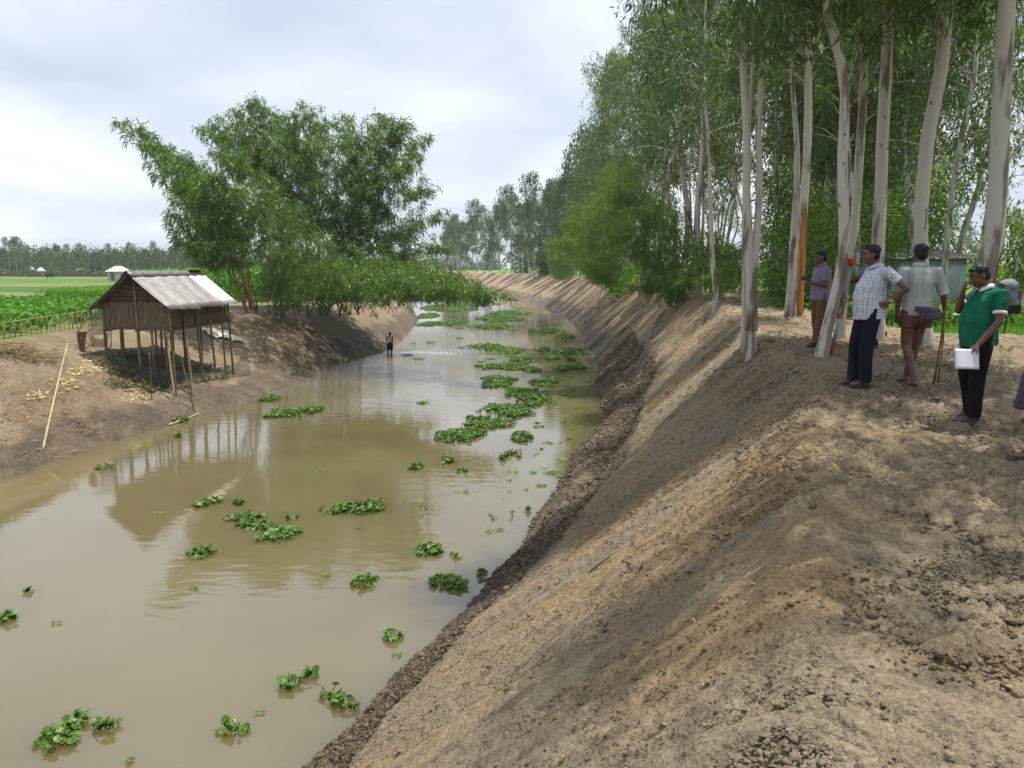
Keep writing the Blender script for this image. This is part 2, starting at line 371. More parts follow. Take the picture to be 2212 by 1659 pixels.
    o = mesh_np('ground', np.stack([x, y, z], 1), Q, m, smooth=True, col=col4); tag(o, kind='structure')
build_ground()

# ---------------------------------------------------------------- water
def build_water():
    m = bpy.data.materials.new('muddy water'); m.use_nodes = True; t = m.node_tree; b = t.nodes['Principled BSDF']
    b.subsurface_method = 'BURLEY'; b.inputs['Subsurface Weight'].default_value = 1.0; b.inputs['Subsurface Radius'].default_value = (1.3, 1.1, .6); b.inputs['Subsurface Scale'].default_value = 1.0
    b.inputs['Roughness'].default_value = 0.035; b.inputs['IOR'].default_value = 1.48; b.inputs['Specular IOR Level'].default_value = 1.0
    tcn = t.nodes.new('ShaderNodeTexCoord'); n0 = t.nodes.new('ShaderNodeTexNoise'); n0.inputs['Scale'].default_value = .18; n0.inputs['Detail'].default_value = 3; t.links.new(tcn.outputs['Object'], n0.inputs['Vector'])
    rr = t.nodes.new('ShaderNodeValToRGB'); t.links.new(n0.outputs['Fac'], rr.inputs[0])
    rr.color_ramp.elements[0].position = .35; rr.color_ramp.elements[0].color = (.092, .077, .037, 1); rr.color_ramp.elements[1].position = .65; rr.color_ramp.elements[1].color = (.114, .097, .052, 1)
    t.links.new(rr.outputs[0], b.inputs['Base Color'])
    mp = t.nodes.new('ShaderNodeMapping'); mp.inputs['Scale'].default_value = (1.0, 2.2, 1); t.links.new(tcn.outputs['Object'], mp.inputs[0])
    n1 = t.nodes.new('ShaderNodeTexNoise'); n1.inputs['Scale'].default_value = 1.7; n1.inputs['Detail'].default_value = 3; n1.inputs['Roughness'].default_value = .5; t.links.new(mp.outputs[0], n1.inputs['Vector'])
    # ripple strength varies: calm near, a breeze patch in mid channel
    n2 = t.nodes.new('ShaderNodeTexNoise'); n2.inputs['Scale'].default_value = .09; t.links.new(tcn.outputs['Object'], n2.inputs['Vector'])
    mr = t.nodes.new('ShaderNodeMapRange'); mr.inputs[1].default_value = .42; mr.inputs[2].default_value = .62; mr.inputs[3].default_value = .25; mr.inputs[4].default_value = 1.0; t.links.new(n2.outputs['Fac'], mr.inputs[0])
    bp = t.nodes.new('ShaderNodeBump'); bp.inputs['Distance'].default_value = .010; t.links.new(mr.outputs[0], bp.inputs['Strength']); t.links.new(n1.outputs['Fac'], bp.inputs['Height'])
    # rings spreading from the wading man
    wv = t.nodes.new('ShaderNodeTexWave'); wv.wave_type = 'RINGS'; wv.rings_direction = 'SPHERICAL'; wv.inputs['Scale'].default_value = 1.05; wv.inputs['Distortion'].default_value = 1.2; wv.inputs['Detail'].default_value = 1
    mo = t.nodes.new('ShaderNodeMapping'); wp = atz(843, 762, 0); mo.inputs['Location'].default_value = (-wp.x, -wp.y, 0); t.links.new(tcn.outputs['Object'], mo.inputs[0]); t.links.new(mo.outputs[0], wv.inputs['Vector'])
    ln = t.nodes.new('ShaderNodeVectorMath'); ln.operation = 'LENGTH'; t.links.new(mo.outputs[0], ln.inputs[0])
    fr = t.nodes.new('ShaderNodeMapRange'); fr.inputs[1].default_value = 2; fr.inputs[2].default_value = 24; fr.inputs[3].default_value = .55; fr.inputs[4].default_value = 0; t.links.new(ln.outputs['Value'], fr.inputs[0])
    b2 = t.nodes.new('ShaderNodeBump'); b2.inputs['Distance'].default_value = .03; t.links.new(fr.outputs[0], b2.inputs['Strength']); t.links.new(wv.outputs['Fac'], b2.inputs['Height']); t.links.new(bp.outputs[0], b2.inputs['Normal'])
    t.links.new(b2.outputs[0], b.inputs['Normal'])
    ysx = [-60, -30, -10, 0, 5, 10, 20, 30, 45, 60, 80, 100, 120, 145, 170, 220, 300, 420]
    V = []; Q = []
    for i, yv in enumerate(ysx):
        ya = np.array([float(yv)]); V += [(float(xwl(ya)[0]) - 1.8, yv, 0), (float(xwr(ya)[0]) + 0.9, yv, 0)]
        if i: Q.append((2 * i - 2, 2 * i - 1, 2 * i + 1, 2 * i))
    o = mesh_np('water', np.array(V), np.array(Q), m); tag(o, kind='structure')
build_water()

# ---------------------------------------------------------------- foliage
rng = np.random.default_rng(7); random.seed(11)
def unit(v): return v / np.maximum(np.linalg.norm(v, axis=1, keepdims=True), 1e-9)
def leaves(P, D, ln, wd, rg=rng, droop=0.0):
    """one folded lance-shaped leaf per point: P base, D direction -> verts, quads, rnd"""
    n = len(P); D = unit(D); s = unit(np.cross(D, rg.normal(size=(n, 3)))); up = np.cross(s, D)
    ln = np.broadcast_to(np.asarray(ln, float), (n,))[:, None] * rg.uniform(.7, 1.25, (n, 1)); wd = ln * wd
    a = P; m = P + D * ln * .45 + up * ln * .05; t = P + D * ln + np.array([0, 0, -1]) * ln * droop
    V = np.stack([a, m - s * wd * .5, t, m + s * wd * .5], 1).reshape(-1, 3)
    Q = np.arange(4 * n).reshape(n, 4); r = np.repeat(rg.uniform(0, .75, n), 4)
    return V, Q, r
M_EUC = leafmat('eucalyptus leaf', (.040, .076, .026), (.135, .190, .065), .36, .45, dead=(.34, .15, .03))
M_EUCFAR = leafmat('eucalyptus leaf in the distance', (.040, .075, .032), (.090, .135, .055), .25, .6)
M_BAM = leafmat('bamboo leaf', (.040, .090, .020), (.165, .250, .055), .34, .42, dead=(.36, .30, .12))
M_BAM2 = leafmat('young bamboo leaf', (.050, .100, .020), (.160, .225, .048), .42, .45)
M_BROAD = leafmat('broad leaf', (.040, .095, .016), (.150, .235, .040), .40, .45, dead=(.32, .20, .05))
M_CROP = leafmat('crop leaf', (.050, .155, .016), (.130, .290, .040), .40, .5)
M_HYA = leafmat('water hyacinth leaf', (.032, .090, .016), (.115, .205, .040), .25, .42, dead=(.16, .13, .05))
M_GRASS = leafmat('grass blade', (.080, .190, .020), (.160, .300, .045), .4, .6)
M_BARK = mat('pale eucalyptus bark', (.17, .135, .100), .8, scale=3.0, stretch=(1.9, 1.9, .34), rgb2=(.44, .42, .375), bump=.012, lo=.40, hi=.50)
M_BARK2 = mat('grey brown peeling bark', (.13, .095, .065), .9, scale=5, stretch=(1, 1, .2), rgb2=(.26, .215, .165), bump=.012)
M_ORANGE = mat('stripped orange wood', (.17, .065, .022), .8, scale=6, stretch=(2.5, 2.5, .12), rgb2=(.44, .185, .055), bump=.008)
M_KNOT = mat('dark knot', (.09, .068, .05), .9, .4)
M_CULM = mat('green bamboo culm', (.10, .15, .04), .5, scale=2, stretch=(1, 1, .4), rgb2=(.20, .19, .06))
M_CULMB = mat('brown bamboo culm', (.20, .10, .055), .6, scale=3, rgb2=(.34, .22, .12))
M_POLE = mat('weathered bamboo pole', (.15, .115, .062), .65, scale=4, stretch=(1, 1, .3), rgb2=(.30, .235, .125), bump=.003)

def crown_leaves(trunk, h0, h1, nb, ncl, nlf, rad, lsize, lw, rg, shape=0.5, hang=1.0, off=0.0):
    """limbs and drooping sprays round a trunk polyline; returns limb polylines and leaf arrays"""
    zs = np.array([p.z for p in trunk]); xs = np.array([p.x for p in trunk]); ys = np.array([p.y for p in trunk])
    limbs = []; P = []; D = []
    for k in range(nb):
        t = rg.random() ** .85; z0 = h0 + (h1 - h0) * t * .97; a = rg.uniform(0, 2 * math.pi)
        prof = (0.55 + 0.55 * math.sin(min(1, t * 1.5 + .18) * math.pi * .62)) * (1 - t) ** shape + .12
        ln = rad * prof * rg.uniform(.55, 1.15); el = rg.uniform(.35, 1.1)
        p0 = Vector((np.interp(z0, zs, xs), np.interp(z0, zs, ys), z0)); pts = [p0]; d = Vector((math.cos(a) * math.cos(el), math.sin(a) * math.cos(el), math.sin(el)))
        for s in range(5):
            pts.append(pts[-1] + d * ln / 4.0); d.z -= .22; d.x += rg.normal() * .12; d.y += rg.normal() * .12; d.normalize()
        limbs.append((pts, ln))
        for c in range(ncl):
            s = rg.uniform(.34, 1.0) ** .7 * 4.99; i = int(s); q = pts[i].lerp(pts[i + 1], s - i) + Vector(rg.normal(size=3)) * ln * .13
            n = max(3, int(nlf * rg.uniform(.5, 1.5)))
            ax = Vector((rg.normal() * .4, rg.normal() * .4, -1 * hang)); L_ = lsize * rg.uniform(1.5, 3.6)
            tt = rg.random(n)[:, None]; base_ = np.array(q)[None] + np.array(ax)[None] * tt * L_ + rg.normal(size=(n, 3)) * lsize * .55
            P.append(base_); D.append(rg.normal(size=(n, 3)) * .6 + np.array([[0, 0, -.85 * hang]]))
    P = np.concatenate(P); D = np.concatenate(D)
    return limbs, P, D
def trunk_mb(pts, r0, r1, n=12, flare=1.55, rr=.05):
    k = len(pts); rad = [lerp(r0, r1, i / (k - 1)) * (flare if i == 0 else (1 + (flare - 1) * .38 if i == 1 else 1)) for i in range(k)]
    m = MB(); m.tube(pts, rad, n, rnd=rr); return m, rad
def eucalyptus(name, pts, r0, r1, h0, label, cat='tree', group=None, nb=46, ncl=7, nlf=15, rad=2.6, lsize=.17, lw=.19, seed=1, lm=None, bark=None, knots=6, limbr=1.0, extra_stems=(), shape=.5, loc=None):
    rg = np.random.default_rng(seed); random.seed(seed)
    b = pts[0].copy() if loc is None else loc; root = empty(name, b); tag(root, label, cat, group)
    P = resample(pts, 22); P = [P[0] - Vector((0, 0, .25)), P[0] + Vector((0, 0, .10))] + P[1:]; P = [p - b for p in P]
    m, radl = trunk_mb(P, r0, r1); 
    limbs, LP, LD = crown_leaves(P, h0, P[-1].z, nb, ncl, nlf, rad, lsize, lw, rg, shape)
    for q, ln in limbs:
        m.tube(q, [.028 * limbr * ln ** .5 * f for f in (1, .8, .6, .42, .28, .12)], 5)
    tr = m.build('trunk', bark or M_BARK, root, True)
    for i in range(knots):
        j = random.randrange(1, 14); p = P[j]; a = random.uniform(2.6, 6.6); rr_ = radl[j]
        kb = MB(); kb.ell(p + Vector((math.cos(a), math.sin(a), 0)) * rr_ * .93 + Vector((0, 0, random.uniform(-.3, .3))), (rr_ * random.uniform(.10, .2), rr_ * .17, rr_ * random.uniform(.12, .5)), 7, 5); kb.build('knot', M_KNOT, tr, True)
    V, Q, r = leaves(LP, LD, lsize, lw, rg, .1)
    mesh_np('crown', V, Q, lm or M_EUC, root, rnd=r)
    for es in extra_stems:
        E = resample(es[0], 18); E[0] = E[0] - Vector((0, 0, .2)); E = [p - b for p in E]
        em, _ = trunk_mb(E, es[1], es[2]); em.build('stem', bark or M_BARK, root, True)
    return root, P, radl

def peel(root_tr, P, radl, i0, i1, a0, a1, m, name='peeled_bark'):
    """ragged shell patch lying on a trunk between rings"""
    V = []; Fs = []; K = 7; rows = (i1 - i0) * 4
    for r in range(rows + 1):
        s = i0 + r / 4; i = min(int(s), len(P) - 2); f = s - i; p = P[i].lerp(P[i + 1], f); rad = lerp(radl[i], radl[i + 1], f) * 1.025 + .002
        ww = math.sin(min(1, (r + .6) / rows * 1.05) * math.pi) ** .35 * random.uniform(.78, 1.05)
        for k in range(K):
            a = lerp(a0, a1, .5 + (k / (K - 1) - .5) * ww); V.append(p + Vector((math.cos(a), math.sin(a), 0)) * rad)
    for r in range(rows):
        for k in range(K - 1): Fs.append((r * K + k, r * K + k + 1, (r + 1) * K + k + 1, (r + 1) * K + k))
    b = MB(); b.add(V, Fs); o = b.build(name, m, root_tr, True)
    s = o.modifiers.new('s', 'SOLIDIFY'); s.thickness = .004; s.offset = 0
    return o

# big canal-side trunks: traced in pixels, each standing at its own distance
def PY(lst, y, top=None):
    q = [aty(px, py, y) for px, py in lst]; g = gz(q[0].x, y); q[0] = Vector((q[0].x, y, g))
    if top: q.append(Vector((q[-1].x + (q[-1].x - q[-2].x) * .5, y + .4, g + top)))
    return q
near = [
 ('bent', 12.2, [(1775,770),(1788,700),(1812,610),(1824,520),(1821,420),(1820,320),(1826,220),(1815,130),(1796,50),(1784,-30)], 9.2, .090, .05, 4.8, 'pale eucalyptus with a kinked trunk on the crest between two men', 1.7),
 ('thin', 15.3, [(1815,716),(1826,583),(1843,510),(1851,420),(1862,250),(1870,40),(1874,-60)], 11.5, .095, .05, 6.0, 'slim smooth eucalyptus just behind the kinked trunk', 1.9),
 ('mid', 14.6, [(1897,738),(1895,600),(1898,500),(1903,400),(1906,300),(1914,150),(1920,-20)], 12.5, .122, .07, 5.2, 'straight white eucalyptus behind the man in the checked shirt', 2.1),
 ('lean', 13.4, [(1998,752),(1992,600),(1988,480),(1996,370),(2008,270),(2030,170),(2042,60),(2046,-40)], 12.0, .122, .075, 4.9, 'stout white eucalyptus behind the man seen from the back', 2.3),
 ('big', 11.6, [(2092,790),(2112,660),(2137,570),(2152,470),(2158,350),(2164,200),(2172,40),(2178,-80)], 13.0, .138, .09, 5.6, 'thickest white eucalyptus at the frame edge with a torn bark strip', 2.4),
 ('far', 30.0, [(1543,657),(1547,630),(1540,585),(1537,500),(1533,400),(1530,300),(1524,200)], 13.0, .10, .04, 6.0, 'lone thin crooked eucalyptus trunk on the bank crest beside the bamboo bush', 2.2),
 ('pair', 36.0, [(1692,640),(1683,590),(1681,520),(1678,420),(1676,330)], 13.0, .15, .06, 5.2, 'slender eucalyptus with a light trunk beyond the twin orange trunk', 2.2),
]
TR = {}
for k, (key, y, px, top, r0, r1, h0, lab, rad) in enumerate(near):
    n_ = (96, 11, 20) if y < 20 else (46, 8, 14)
    TR[key] = eucalyptus('eucalyptus_tree', PY(px, y, top), r0, r1, h0, lab, nb=n_[0], ncl=n_[1], nlf=n_[2], rad=rad, lsize=.19 if y < 20 else .22, lw=.22, limbr=.55, seed=100 + k, knots=9)
p_, P_, R_ = TR['bent']; peel(bpy.data.objects[p_.children[0].name], P_, R_, 0, 5, 4.5, 5.9, M_BARK2, 'peeled_bark')
p_, P_, R_ = TR['big']; tb = p_.children[0]; peel(tb, P_, R_, 1, 4, 5.3, 6.2, M_ORANGE, 'stripped_patch'); peel(tb, P_, R_, 0, 3, 3.5, 4.7, M_BARK2, 'peeled_bark')
# three-stemmed tree on the slope
y = 14.4
tri = eucalyptus('eucalyptus_tree', PY([(1624,755),(1622,650),(1617,500),(1612,400),(1614,300),(1606,150),(1603,-20)], y, 12.5), .082, .045, 6.6, 'three-stemmed eucalyptus rooted on the slope side of the path', nb=100, ncl=11, nlf=20, rad=2.3, limbr=.55, lsize=.19, lw=.22, seed=201, knots=10,
    extra_stems=[([aty(1624, 690, y), aty(1628, 600, y), aty(1637, 480, y), aty(1641, 380, y), aty(1638, 280, y), aty(1647, 140, y), aty(1652, -40, y), aty(1660, -300, y)], .075, .03), ([aty(1610, 738, y + .25), aty(1608, 600, y + .3), aty(1609, 420, y + .4), aty(1622, 200, y + .4), aty(1636, 0, y + .3)], .06, .02)])
peel(tri[0].children[0], tri[1], tri[2], 0, 2, 4.3, 5.3, M_BARK2, 'peeled_bark')
# twin trunks, one stripped to orange wood
y = 21.5
tw = eucalyptus('eucalyptus_tree', PY([(1722,687),(1727,600),(1733,480),(1741,380),(1745,280),(1746,150),(1748,20)], y, 13.5), .135, .06, 6.0, 'twin eucalyptus beside the man in purple, one trunk stripped to orange wood', nb=90, ncl=10, nlf=18, rad=2.5, limbr=.55, lsize=.20, lw=.22, seed=202, knots=6,
    extra_stems=[([aty(1706, 675, y + .4), aty(1711, 560, y + .4), aty(1718, 450, y + .4), aty(1722, 330, y + .4), aty(1712, 180, y + .4), aty(1706, 0, y + .4)], .11, .04)])
peel(tw[0].children[0], tw[1], tw[2], 1, 6, 3.7, 6.1, M_ORANGE, 'stripped_patch')

# prototypes for the rows further along, copied tree by tree
def proto_tree(seed, H, rad, nb, ncl, nlf, ls, lw, h0f, r0, lm):
    rg = np.random.default_rng(seed); pts = [Vector((0, 0, 0))]; 
    for i in range(1, 7): pts.append(Vector((rg.normal() * .16 * i ** .7, rg.normal() * .16 * i ** .7, H * i / 6)))
    return eucalyptus('eucalyptus_tree', pts, r0, r0 * .22, H * h0f, None, nb=nb, ncl=ncl, nlf=nlf, rad=rad, lsize=ls, lw=lw, seed=seed, lm=lm, knots=0, loc=Vector((0, 0, 0)), shape=.35)[0]
midp = [proto_tree(300 + i, [19, 21, 17.5, 20][i], [2.8, 3.2, 2.5, 3.0][i], 70, 9, 13, .27, .24, [.30, .24, .34, .2][i], .15, M_EUC) for i in range(4)]
farp = [proto_tree(320 + i, [18, 20, 16][i], [2.5, 2.9, 2.3][i], 34, 6, 10, .50, .34, [.3, .36, .26][i], .15, M_EUCFAR) for i in range(3)]
used = set()
def place(protos, i, x, y, z, s, rz, label, cat, group):
    p = protos[i % len(protos)]
    o = p if p.name not in used else copy_tree(p)
    used.add(p.name if o is p else o.name)
    o.location = (x, y, z); o.scale = (s * 1.0, s * 1.0, s); o.rotation_euler = (0, 0, rz); tag(o, label, cat, group); return o
rr = random.Random(5)
k = 0
y = 38.0
while y < 100:                                     # the row along the crest
    x = float(np.interp(y, *BR)) + rr.uniform(-.4, .9)
    place(midp, k, x, y, gz(x, y) - .1, rr.uniform(1.05, 1.25), rr.uniform(0, 6), 'tall drooping eucalyptus in the row lining the right-hand canal crest', 'tree', 'eucalyptus row on the crest of the canal bank'); k += 1
    y += rr.uniform(4.5, 7)
while y < 330:
    for dx in (0.8, 4.5):
        x = float(np.interp(y, *BR)) + dx + rr.uniform(-.5, 1.2)
        place(farp, k, x, y, gz(x, y) - .1, rr.uniform(.88, 1.08), rr.uniform(0, 6), 'small-looking eucalyptus far down the canal where the bank bends left', 'tree', 'distant eucalyptus at the bend of the canal'); k += 1
    y += rr.uniform(5.5, 9) * (1 if y < 180 else 1.8)
G2 = 'eucalyptus grove behind the crest row'
for i in range(34):                                # the grove behind
    y = rr.uniform(24, 88); lo = float(np.interp(y, *BR)) + 3.5; hi = min(lo + 20, 0.56 * y if y > 36 else .42 * y)
    if hi < lo + .5: continue
    x = rr.uniform(lo, hi)
    if 1470 < CX + x / y * F < 1700 and rr.random() < .6 or CX + x / y * F > 2010: continue
    place(midp, k, x, y, gz(x, y) - .1, rr.uniform(.8, 1.05), rr.uniform(0, 6), 'eucalyptus crowded in the grove behind the crest row', 'tree', G2); k += 1

for px, y, s_ in ((2065, 33, .95), (2035, 27, .85), (2120, 47, .95), (1960, 30, .95), (1840, 28, .95)):
    p = aty(px, 620, y); place(midp, k, p.x, y, gz(p.x, y) - .1, s_, k * 1.1, 'eucalyptus crowded in the grove behind the crest row', 'tree', G2); k += 1
# small broadleaf trees and scrub under the grove
def bushy(name, H, rad, n, ls, lw, seed, lm, stemn=4, h0=.2, flat=.8):
    rg = np.random.default_rng(seed); root = empty(name); m = MB(); P = []; D = []
    for k in range(stemn):
        a = rg.uniform(0, 6.28); q = [Vector((0, 0, -.2))]; d = Vector((math.cos(a) * .3, math.sin(a) * .3, 1)).normalized()
        for i in range(5): q.append(q[-1] + d * H * .17); d = (d + Vector(rg.normal(size=3)) * .18).normalized()
        m.tube(q, [H * .022 * f for f in (1, .85, .7, .5, .3, .15)], 6)
    m.build('trunk', M_BARK2, root, True)
    nb = 26
    for k in range(nb):                           # leaf clumps in an uneven crown
        ph = rg.uniform(0, 6.28); zz = rg.uniform(h0, 1.0); r_ = rad * math.sqrt(max(.03, 1 - ((zz - .58) / .5) ** 2)) * rg.uniform(.35, 1.0)
        c = np.array([math.cos(ph) * r_, math.sin(ph) * r_, H * zz]); nn = int(n / nb * rg.uniform(.6, 1.5)); sg = rad * rg.uniform(.16, .32)
        v = rg.normal(size=(nn, 3)); P.append(c + v * np.array([sg, sg, sg * flat])); D.append(v + np.array([[0, 0, -.35]]) + rg.normal(size=(nn, 3)) * .5)
    V, Q, r = leaves(np.concatenate(P), np.concatenate(D), ls, lw, rg, .15); mesh_np('crown', V, Q, lm, root, rnd=r); return root
brp = [bushy('broadleaf_tree', 7.0, 3.0, 9000, .26, .42, 400, M_BROAD), bushy('broadleaf_tree', 9.5, 3.6, 11000, .28, .42, 401, M_BROAD, 3, .18), bushy('broadleaf_tree', 5.0, 2.6, 7000, .24, .45, 402, M_BROAD, 5, .08)]
for i, (px, y, s, which) in enumerate([(1760,36,.8,0),(1850,42,.9,1),(1940,38,.8,0),(1800,30,.8,2),(1735,27,.62,2),(1920,30,.5,2)]):
    p = aty(px, 600, y); place(brp, which, p.x, y, gz(p.x, y) - .1, s, i * 1.3, 'leafy broadleaf tree filling the gaps between the eucalyptus trunks', 'tree', 'broadleaf trees under the grove')
thp = [proto_tree(340 + i, 12 + i, 1.3, 20, 5, 10, .22, .26, .5, .075, M_EUC) for i in range(2)]
for i, (px, py) in enumerate([(1492, 632), (1506, 628), (1521, 634), (1556, 640), (1568, 632), (1579, 630), (1596, 636), (1650, 634), (1662, 628), (1672, 638), (1702, 640), (1880, 660)]):
    p = hit(px, py); place(thp, i, p.x, p.y, p.z - .1, rr.uniform(.8, 1.15), i * 1.9, 'very thin bare-stemmed sapling standing against the bright field behind the crest', 'tree', 'thin saplings against the bright field')
# hazy tree line far behind on the right and across the fields on the left
lowp = [bushy('distant_tree', 8.5, 3.8, 1500, .8, .5, 410, M_EUCFAR, 2, .05), bushy('distant_tree', 6.0, 4.2, 1300, .8, .5, 411, M_EUCFAR, 2, .02)]
for i in range(46):
    y = rr.uniform(150, 230); x = rr.uniform(.02, .80) * y
    if rr.random() < .45: place(farp, k, x, y, 3.6, rr.uniform(.55, .8), rr.uniform(0, 6), 'hazy eucalyptus in the far tree line beyond the right-hand field', 'tree', 'far tree line beyond the right-hand field'); k += 1
    else: place(lowp, i, x, y, 3.4, rr.uniform(.8, 1.25), rr.uniform(0, 6), 'hazy bushy tree in the far tree line beyond the right-hand field', 'tree', 'bushy trees beyond the right-hand field')
for i in range(74):                                # left line
    px = -40 + i * 7.2 + rr.uniform(-4, 4); y = rr.uniform(215, 262); x = (px - CX) / F * y
    s = rr.uniform(.32, .54) * (1.0 if px > 60 else 1.15)
    place(farp, i, x, y, 2.9, s, rr.uniform(0, 6), 'slim eucalyptus in the tree line across the left-hand fields', 'tree', 'tree line across the left-hand fields')
for i in range(60):
    px = -60 + i * 10 + rr.uniform(-5, 5); y = rr.uniform(250, 285); x = (px - CX) / F * y
    place(lowp, i, x, y, 2.6, rr.uniform(.75, 1.05), rr.uniform(0, 6), 'round bushy tree low in the tree line across the left-hand fields', 'tree', 'bushy trees low in the left tree line')
for i in range(34):
    px = 440 + i * 19 + rr.uniform(-8, 8); y = rr.uniform(380, 460); x = (px - CX) / F * y
    place(lowp, i, x, y, 2.6, rr.uniform(.8, 1.25), rr.uniform(0, 6), 'blue-grey tree on the horizon behind the bamboo and the channel end', 'tree', 'horizon trees behind the bamboo')
# low hedge band under the left trees
rg = np.random.default_rng(61); n = 9000
px = rg.uniform(-60, 480, n); yy = rg.uniform(205, 214, n) + 3 * np.sin(px * .05); keep = fbm(px * .02, px * 0, 7, 2) > -.28; px = px[keep]; yy = yy[keep]; n = len(px)
P = np.stack([(px - CX) / F * yy, yy, 2.9 + rg.uniform(0, 1.7, n) * (1 + .4 * np.sin(px * .11))], 1)
V, Q, r = leaves(P, rg.normal(size=(n, 3)), .7, .5, rg); tag(mesh_np('undergrowth', V, Q, M_EUCFAR, rnd=r), 'dark scrub band at the foot of the tree line across the left fields', 'scrub', kind='stuff')

# ---------------------------------------------------------------- bamboo
def spray_pts(c, ax, n, sp, rg):
    """clusters of pointed leaves along drooping twigs around c"""
    t = rg.random((n, 1)); return c[None] + ax[None] * t * sp + rg.normal(size=(n, 3)) * sp * .22
def bamboo(label, bases, plumes, lobes, lm, ls, lw, seed, culm_r=.045, culm_m=None, ncull=60, spn=18, group=None):
    """plumes: list of (base xyz, tip xyz, bow); lobes: (centre xyz, radii, count)"""
    rg = np.random.default_rng(seed); random.seed(seed)
    b0 = Vector(bases[0]); root = empty('bamboo_clump', b0); tag(root, label, 'bamboo', group)
    P = []; D = []
    for (a, t, bow, fs) in plumes:
        a = Vector(a); t = Vector(t); c = a.lerp(t, .5) + Vector((0, 0, bow)) + Vector((a.x - t.x, a.y - t.y, 0)) * .22
        q = [(a * (1 - s) ** 2 + c * 2 * s * (1 - s) + t * s * s) - b0 for s in [i / 13 for i in range(14)]]
        m = MB(); m.tube(q, [culm_r * (1 - .88 * i / 13) for i in range(14)], 6)
        for i in range(1, 9):
            if (q[i] - q[i - 1]).length > .1:
                d = (q[i] - q[i - 1]).normalized()
                for f in (.3, .8): pp = q[i - 1].lerp(q[i], f); m.tube([pp - d * .012, pp + d * .012], culm_r * (1 - .8 * i / 13) * 1.25, 6)
        m.build('culm', culm_m or M_CULM, root, True)
        L_ = (t - a).length
        for j in range(int(L_ * (1 - fs) * 13)):
            s = fs + (1 - fs) * rg.random() ** .8; i = min(12, int(s * 13)); c_ = np.array(q[i].lerp(q[i + 1], s * 13 - i)) + b0
            sp = (.35 + .9 * (1 - s) ** .6) * min(1, L_ / 8); o = rg.normal(size=3); o[2] = abs(o[2]) * .3; o /= np.linalg.norm(o)
            e = c_ + o * sp * rg.uniform(.2, 1.2); nl = int(spn * 1.15 * rg.uniform(.5, 1.4))
            P.append(spray_pts(e, o * .6 + np.array([0, 0, -.55]), nl, .38, rg)); dd = rg.normal(size=(nl, 3)) * .75 + o * .35 + np.array([[0, 0, -.55]]); D.append(dd)
    for (c, rad, cnt) in lobes:
        c = np.array(c); rad = np.array(rad)
        for j in range(int(cnt * .5)):
            v = rg.normal(size=3); v /= np.linalg.norm(v); rr_ = rg.random() ** .45; e = c + v * rad * rr_; nl = int(spn * 1.15 * rg.uniform(.5, 1.4))
            o = v * .5 + rg.normal(size=3) * .3; P.append(spray_pts(e, o * .6 + np.array([0, 0, -.6]), nl, .42, rg)); D.append(rg.normal(size=(nl, 3)) * .75 + o + np.array([[0, 0, -.55]]))
    P = np.concatenate(P) - np.array(b0); D = np.concatenate(D)
    V, Q, r = leaves(P, D, ls, lw, rg, .18); mesh_np('foliage', V, Q, lm, root, rnd=r); return root
def A(px, py, y): return tuple(aty(px, py, y))
rb = random.Random(3)
def gp(px, y):                                      # ground point below a pixel column
    p = aty(px, 700, y); return (p.x, y, gz(p.x, y) - .1)
# main clump
bs = [tuple(hit(715 + rb.uniform(-50, 60), 680 + rb.uniform(-6, 8)) - Vector((0, 0, .1))) for i in range(9)]
tips = [(545,215),(500,235),(585,245),(655,222),(690,262),(740,250),(830,245),(870,262),(780,300),(925,292),(905,330),(960,462),(940,400),(965,535),(450,258),(470,330),(430,275),(620,280),(955,600),(900,580),(850,500),(560,330),(830,380),(700,400)]
pl = [(bs[i % 9], A(px, py, 50 + rb.uniform(-4, 4)), rb.uniform(1.2, 2.6), .35) for i, (px, py) in enumerate(tips)]
def lobe(px, py, y, rx, ry, n, ryd=None): p = A(px, py, y); s = y / F; return (p, (rx * s, (ryd or rx) * s, ry * s), n)
lb = [lobe(590,330,50,125,72,420), lobe(755,330,50,125,72,420), lobe(835,430,50,95,90,360), lobe(650,450,51,150,110,520), lobe(870,540,50,72,78,260), lobe(770,590,48,115,85,420), lobe(530,290,50,75,45,170), lobe(680,570,48,110,90,330), lobe(840,290,50,60,45,120), lobe(655,250,50,45,32,70), lobe(548,235,50,30,26,26)]
bamboo('huge dark green bamboo clump arching over the channel from the left bank', bs, pl, lb, M_BAM, .36, .15, 501)
# the low arm reaching over the water
b2 = [tuple(hit(604, 682)), tuple(hit(690, 684))]
pl = [(b2[0], A(1084, 640, 36.5), 1.6, .28), (b2[1], A(1040, 615, 39), 1.5, .3), (b2[0], A(1000, 600, 41), 1.7, .3), (b2[1], A(940, 640, 39), 1.5, .3)]
lb = [lobe(850,610,41,120,42,210,60), lobe(960,612,39,75,30,120,40), lobe(1030,628,37.5,38,18,50,25), lobe(760,600,44,80,40,170), lobe(830,590,44,75,50,170), lobe(910,590,42,75,42,140)]
bamboo('low bamboo arm bending right across the water below the big clump', b2, pl, lb, M_BAM, .34, .15, 502)
